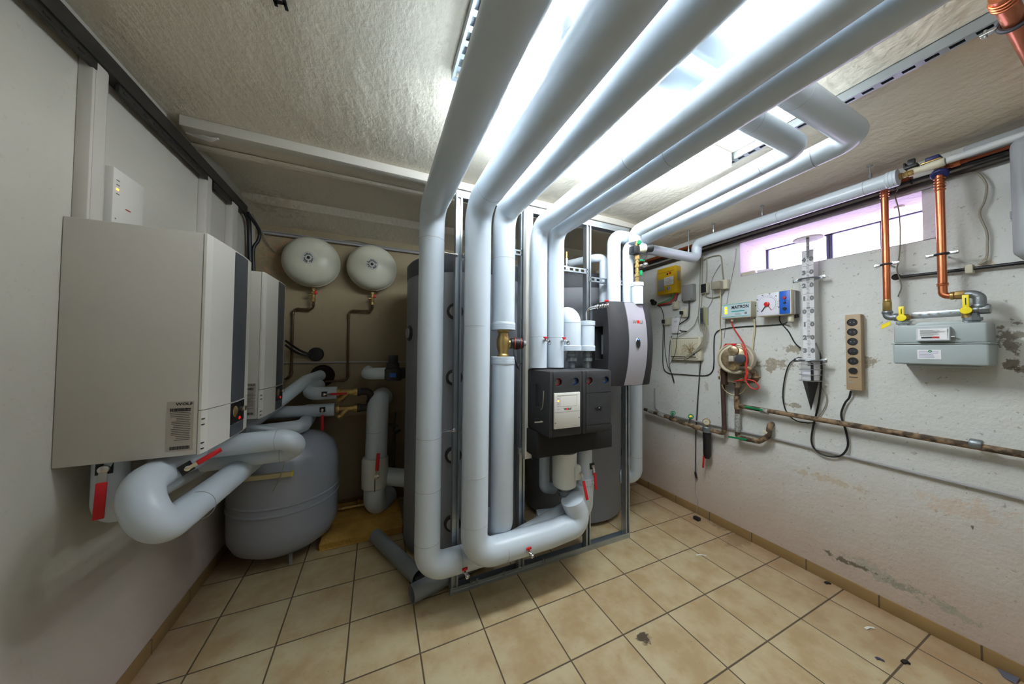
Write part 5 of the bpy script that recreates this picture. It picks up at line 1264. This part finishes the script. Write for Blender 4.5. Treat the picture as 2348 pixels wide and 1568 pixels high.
t.p('pipe', sweep(B(), [W(1661, 985, .06), W(1656, 852, .06)], .0165, 18), RUSTB, world=True)
bm = B()
for z0, z1 in ((830, 838), (846, 856), (863, 870)): cyl(bm, W(1655, z0, .06), W(1655, z1, .06), .024, 14, .003)
t.p('joint_ring', bm, RUST, world=True)
# round backwash filter
t = Thing('round_filter', 'round cream and brass water treatment head with a red label and rusty elbows', 'filter', W(1683, 860, .05), -PI/2)
o = t.px(1685, 822, -.12)
CRM = mat('aged_cream', rgb(190, 180, 158), .45, var=.15, scale=20)
t.p('drum', lathe(B(), [(.060, -.055), (.112, -.045), (.120, -.03), (.120, .05), (.110, .058), (.105, .05), (0, .05)], (o.x-.012, -.075, o.z), (.25, -1, 0), 48), CRM)
fo = Vector((o.x-.012, -.075, o.z)); fa = Vector((.25, -1, 0)).normalized()
MB_ = mat('aged_brass', rgb(160, 142, 112), .35, .6, var=.35, scale=30, con=.12)
bm = lathe(B(), [(.095, .045), (.088, .062), (.05, .075), (0, .078)], fo, fa, 40); lathe(bm, [(0, 0), (.036, 0), (.034, .03), (.02, .035), (0, .035)], fo+fa*.06+Vector((0, 0, .062)), fa, 22)
t.p('face', bm, MB_)
bm = B(); box(bm, -.018, .018, -.03, .0, -.022, .022, .006, 2, Matrix.Translation(fo+fa*.085)); t.p('hub', bm, mat('pale_metal', rgb(205, 196, 184), .35, .3, var=.05))
t.p('knob', cyl(B(), fo+fa*.08+Vector((.055, 0, .0)), fo+fa*.105+Vector((.055, 0, .0)), .034, 28, .004), TANKD)
bm = B(); lathe(bm, [(0, 0), (.028, 0), (.022, .03), (0, .03)], fo+fa*.06+Vector((-.01, 0, -.06)), fa+Vector((.2, 0, -.3)), 18); t.p('port', bm, MB_)
rl = t.p('red_label', prism(B(), [(-.095, .055), (-.020, .060), (.030, .118), (-.050, .118)], 1, fo.y-.060, fo.y-.010), RED, label='red label'); rl.location = (fo.x, 0, fo.z)
rl2 = t.p('label_field', prism(B(), [(-.068, .070), (-.024, .072), (.006, .106), (-.040, .106)], 1, fo.y-.0615, fo.y-.060), IVORY, rl)
e_ = [fo+fa*.06+Vector((.045, -.0, -.07)), fo+fa*.06+Vector((.13, 0, -.075)), fo+fa*.02+Vector((.135, .02, -.165)), fo+Vector((.02, .0, -.17)), fo+Vector((.008, .0, -.235))]
t.p('rusty_elbow', tube(B(), e_, .020, .04, 20, 8), RUST)
bm = cyl(B(), e_[1]*.35+e_[2]*.65-Vector((0, 0, .008)), e_[1]*.35+e_[2]*.65+Vector((0, 0, .008)), .028, 18, .003); t.p('elbow_ring', bm, RUST)
bm = box(B(), fo.x-.10, fo.x+.05, -.05, -.001, fo.z-.20, fo.z-.09, .015); t.p('back_plate', bm, mat('dirty_plate', rgb(150, 138, 118), .6, var=.3))
bm = box(B(), fo.x-.125, fo.x-.085, -.08, -.03, fo.z-.22, fo.z-.03, .01); t.p('inlet_block', bm, RUSTB)
# ------------------------------------------------------------------ conduits and cables
P = [W(1598, 966, .02), W(1772, 1005, .014), W(2348, 1145, .014)]; P.append(P[-1]+(P[-1]-P[-2]).normalized()*.8)
P.insert(0, W(1500, 942, .02))
solo('wall_conduit', 'thin grey conduit running low along the whole window wall below the rusty pipe', 'conduit', sweep(B(), P, .0075, 10), STEELP)
cable('grey conduit coming down the wall behind the solar station', [(1502, 890), (1502, 930), (1510, 942), (1520, 947)], .008, STEELP, .014)
cable('black cable clipped in a long curve from the sockets to the dial controller', [(1521, 745), (1520, 800), (1521, 840), (1532, 855), (1560, 858), (1600, 861), (1622, 860), (1634, 850), (1637, 830), (1637, 790), (1640, 766), (1655, 755), (1700, 749), (1760, 746), (1796, 743), (1804, 739, .05)], .0045, CABLEB, .008)
cable('thin black cable hanging from the plugged double socket', [(1524, 748), (1524, 790), (1530, 835), (1542, 860), (1546, 878), (1541, 862), (1534, 830), (1536, 790), (1540, 770)], .003, CABLEB, .012)
cable('long black lamp flex hanging down the wall to the tiles', [(1607, 828), (1604, 860), (1601, 900), (1599, 940), (1596, 985), (1595, 1040), (1594, 1085)], .0035, CABLEB, .02)
cable('thin grey flex hanging beside the black one and ending above the skirting', [(1603, 828), (1602, 880), (1597, 940), (1594, 1000), (1597, 1080), (1594, 1105), (1594, 1130), (1600, 1148), (1597, 1178)], .0025, STEELP, .016)
b = obarm(B(), W(1594, 1082, .02), W(1597, 1096, .02), .016, .012, (1, 0, 0), .003); cyl(b, W(1596, 1094, .018), W(1596, 1100, .018), .002, 6); cyl(b, W(1599, 1094, .018), W(1599, 1100, .018), .002, 6)
solo('mains_plug', 'small black plug hanging at the end of the flex above the skirting', 'plug', b, BLACK)
b = box(B(), 2.62, 2.66, 1.905-.03, 1.905+.02, .001, .028, .006); pt = at(1598, 1189, 2, .012); bmesh.ops.translate(b, vec=(pt.x-2.64, pt.y-1.90, 0), verts=b.verts[:])
solo('cable_end', 'black flex connector lying on the tiles by the window wall skirting', 'plug', b, BLACK)
cable('cream cable running down from the flat beige plug and looping under the round filter', [(1651, 662, .05), (1652, 700), (1650, 740), (1653, 775), (1649, 810), (1648, 840, .08), (1655, 880, .08), (1664, 897, .06), (1682, 905, .06), (1700, 900, .06), (1713, 882, .04), (1720, 862, .03)], .004, CABLEC, .02)
cable('cream cable dropping from the lettered controller to the rusty elbow', [(1729, 732, .03), (1730, 755), (1726, 790), (1722, 825)], .0055, CABLEC, .015)
cable('red cable falling from the lettered controller past the round filter', [(1676, 733, .04), (1680, 748, .04), (1695, 772, .12), (1706, 790, .18), (1712, 815, .2), (1711, 850, .2), (1713, 862, .2), (1708, 870, .19), (1684, 874, .12)], .005, CABLER)
cable('red cable ending in a round loop beside the rusty elbow', [(1700, 788, .2), (1708, 810, .2), (1710, 840, .2), (1715, 855, .2), (1709, 862, .2), (1711, 875, .2), (1722, 889, .2), (1735, 892, .2), (1740, 886, .2), (1730, 874, .2), (1712, 869, .19)], .004, CABLER)
cable('black cable curving from the dial controller to the measuring tube', [(1788, 722, .05), (1789, 738), (1808, 760), (1822, 785), (1836, 798, .03)], .004, CABLEB, .01)
cable('black cable looping down left of the measuring tube', [(1838, 820, .05), (1826, 822), (1808, 838), (1797, 880), (1796, 920), (1806, 948), (1830, 966), (1870, 970)], .004, CABLEB, .015)
cable('thick black flex from behind the measuring tube looping down to the socket strip', [(1870, 786, .03), (1880, 812), (1884, 850), (1878, 920), (1863, 985), (1862, 1018), (1878, 1038), (1905, 1047), (1930, 1043), (1944, 1022), (1940, 990), (1929, 952), (1937, 925), (1947, 912), (1951, 897, .03)], .0055, CABLEB, .02)
cable('thin dark cable beside the thick flex below the measuring tube', [(1872, 850), (1882, 880), (1895, 910), (1890, 935), (1868, 965), (1850, 972)], .003, CABLEG, .012)
for k, (x0, y0, x1) in enumerate(((1607, 592, 1604), (1612, 590, 1609))):
    cable(['left','right'][k]+' long grey cable dropping from the ceiling corner to the terminal strip', [(x0, y0), (x0-2, 640), (x1, 690), (x0-6, 730), (x0, 760)], .004, CABLEG, .01, group='grey cables above the terminal strip')
cable('grey cable bridging over the sockets below the white pipe', [(1612, 597), (1625, 590), (1640, 586), (1652, 587), (1655, 600), (1657, 625), (1659, 642, .03)], .005, CABLEG, .01)
cable('grey cable dropping straight to the black faced socket', [(1620, 590), (1621, 620), (1619, 650, .03)], .0045, CABLEG, .01)
cable('grey cable looping under the two upper sockets', [(1617, 673, .03), (1622, 681), (1640, 682), (1655, 675), (1660, 662, .03)], .005, CABLEG, .01)
cable('pair of thin wires curving between the upper sockets', [(1652, 606), (1640, 625), (1632, 645), (1634, 670), (1632, 690), (1620, 710), (1605, 720)], .003, STEELP, .008)
cable('thin grey cable descending from the window corner behind the lettered controller', [(1688, 570), (1685, 600), (1677, 640), (1669, 680), (1666, 700), (1664, 740), (1660, 775)], .0025, STEELP, .006)
cable('black cable from the grey junction box down to the white panel', [(1580, 690, .03), (1580, 715, .03), (1577, 730, .03), (1560, 742), (1552, 752), (1560, 758), (1575, 760)], .0055, CABLEB, .02)
cable('thin dark wire hanging from the black plug over the ribbed box', [(1563, 722, .05), (1556, 750, .06), (1552, 780, .06), (1548, 810, .06), (1536, 835, .04)], .002, CABLEB)
cable('grey wire from the junction box to the network panel', [(1600, 725), (1592, 745), (1578, 758), (1560, 770), (1545, 778)], .003, CABLEG, .02)
cable('black cable from the round grommet to the double socket', [(1506, 700, .03), (1516, 706), (1521, 722), (1521, 732, .03)], .0035, CABLEB, .01)
cable('grey cable dangling from the ceiling pipes down to the gas cock', [(2060, 432, .05), (2053, 450, .03), (2062, 490, .02), (2064, 560, .02), (2060, 600, .03), (2057, 620, .04), (2067, 655, .04), (2059, 680, .06)], .0028, CABLEG, .02)
cable('grey cable curling down the wall between the copper pipe and the grey housing', [(2220, 388), (2245, 400), (2262, 425), (2258, 460), (2246, 490), (2262, 530), (2264, 560), (2262, 590), (2248, 604)], .0042, CABLEG, .02)
b = obarm(B(), W(2262, 596, .02), W(2243, 607, .02), .012, .008, (1, 0, 0), .002)
solo('cable_end', 'bare grey cable end lying against the wall above the black pipe', 'cable', b, CABLEG)
b = B(); c0 = W(2030, 745, .12); box(b, c0.x-.001, c0.x+.001, c0.y-.018, c0.y+.016, c0.z-.014, c0.z+.010, 0, 2)
for v in b.verts: v.co.z += (v.co.y-c0.y)*-.6
solo('yellow_tag', 'small yellow seal tag hanging at the left shoulder of the gas meter', 'tag', b, YELLOW)
# little things on the window sill and head
b = box(B(), RW+.01, RW+.05, 1.40, 1.49, WZ0+.006, WZ0+.035, .004)
solo('sill_box', 'small yellowed plastic box on the left end of the window sill', 'box', b, IVORY)
b = cyl(B(), (RW+.03, 1.39, WZ0+.022), (RW+.07, 1.30, WZ0+.024), .010, 14, .002)
solo('white_rod', 'short white plastic rod on the window sill beside the yellowed box', 'rod', b, PAPER)
b = lathe(B(), [(0, 0), (.022, 0), (.02, -.01), (0, -.012)], (2.90, .70, WZ1-.004), n=18)
solo('contact_sensor', 'small round white sensor under the head of the window recess', 'sensor', b, IVORY)
# bits on the ceiling and the floor
b = B(); a_ = at(640, 4, 2, CZ-.002); 
for p, q in (((628, -5), (634, 14)), ((650, -5), (658, 24)), ((628, 3), (655, 8))): obarm(b, at(*p, 2, CZ-.012), at(*q, 2, CZ-.012), .010, .004)
solo('ceiling_bracket', 'small black metal bracket screwed to the ceiling left of the slotted rail', 'bracket', b, BLACK)
for k, (x, y, L, a, m_, lab) in enumerate(((1608, 1273, .075, 1.1, DEBRIS, 'white paper strip on the tile in front of the window wall'), (1995, 1440, .055, .35, DEBRIS, 'pale paper scrap near the right skirting'), (1898, 1338, .03, .5, DIRT, 'small dark clump by the skirting, farther one'), (2077, 1520, .03, .45, DIRT, 'small dark clump by the skirting, nearest one'), (2018, 1512, .03, .9, mat('blue_scrap', rgb(70, 70, 100), .7, var=0), 'tiny blue scrap on the near right tiles'), (1413, 1165+0, .02, 0, DEBRIS, 'skip'))):
    if lab == 'skip': continue
    c0 = at(x, y, 2, .002); d = Vector((math.sin(a), -math.cos(a), 0)) if k < 1 else Vector((math.cos(a), -math.sin(a), 0))
    b = B(); P = [c0-d*L/2, c0-d*L*.1+Vector((.003, .002, .004)), c0+d*L/2]
    for u, v in zip(P, P[1:]): obarm(b, u, v, .012 if m_ is not DIRT else .014, .0015 if m_ is not DIRT else .008)
    bmesh.ops.translate(b, vec=(0, 0, -min(v.co.z for v in b.verts)+.0003), verts=b.verts[:])
    solo('floor_scrap', lab, 'scrap', b, m_, 'scraps on the tiles')
for k, (x, y) in enumerate(((1403, 1228), (1393, 1235), (1412, 1222))):
    c0 = at(x, y, 2, .001); b = B(); obarm(b, c0-Vector((.02, .004, 0)), c0+Vector((.02, .006, .004)), .012, .001); bmesh.ops.translate(b, vec=(0, 0, -min(v.co.z for v in b.verts)+.0003), verts=b.verts[:])
    solo('floor_scrap', ['first', 'second', 'third'][k]+' paper shred inside the right end of the stud frame', 'scrap', b, PAPER if k != 1 else GREYI, 'scraps on the tiles')
b = B(); P = [at(2275, 1528, 2, .004), at(2310, 1535, 2, .012), at(2348, 1543, 2, .004)]
bm_ = b; v = [b.verts.new(at(2272, 1515, 2, .004)), b.verts.new(at(2348, 1535, 2, .018)), b.verts.new(at(2330, 1568, 2, .006)), b.verts.new(at(2300, 1552, 2, .004))]
f_ = b.faces.new(v); bmesh.ops.solidify(b, geom=[f_], thickness=.002)
solo('plastic_scrap', 'crumpled bluish plastic scrap at the skirting in the near right corner', 'scrap', b, mat('bluish_plastic', rgb(140, 140, 158), .5, var=.1))
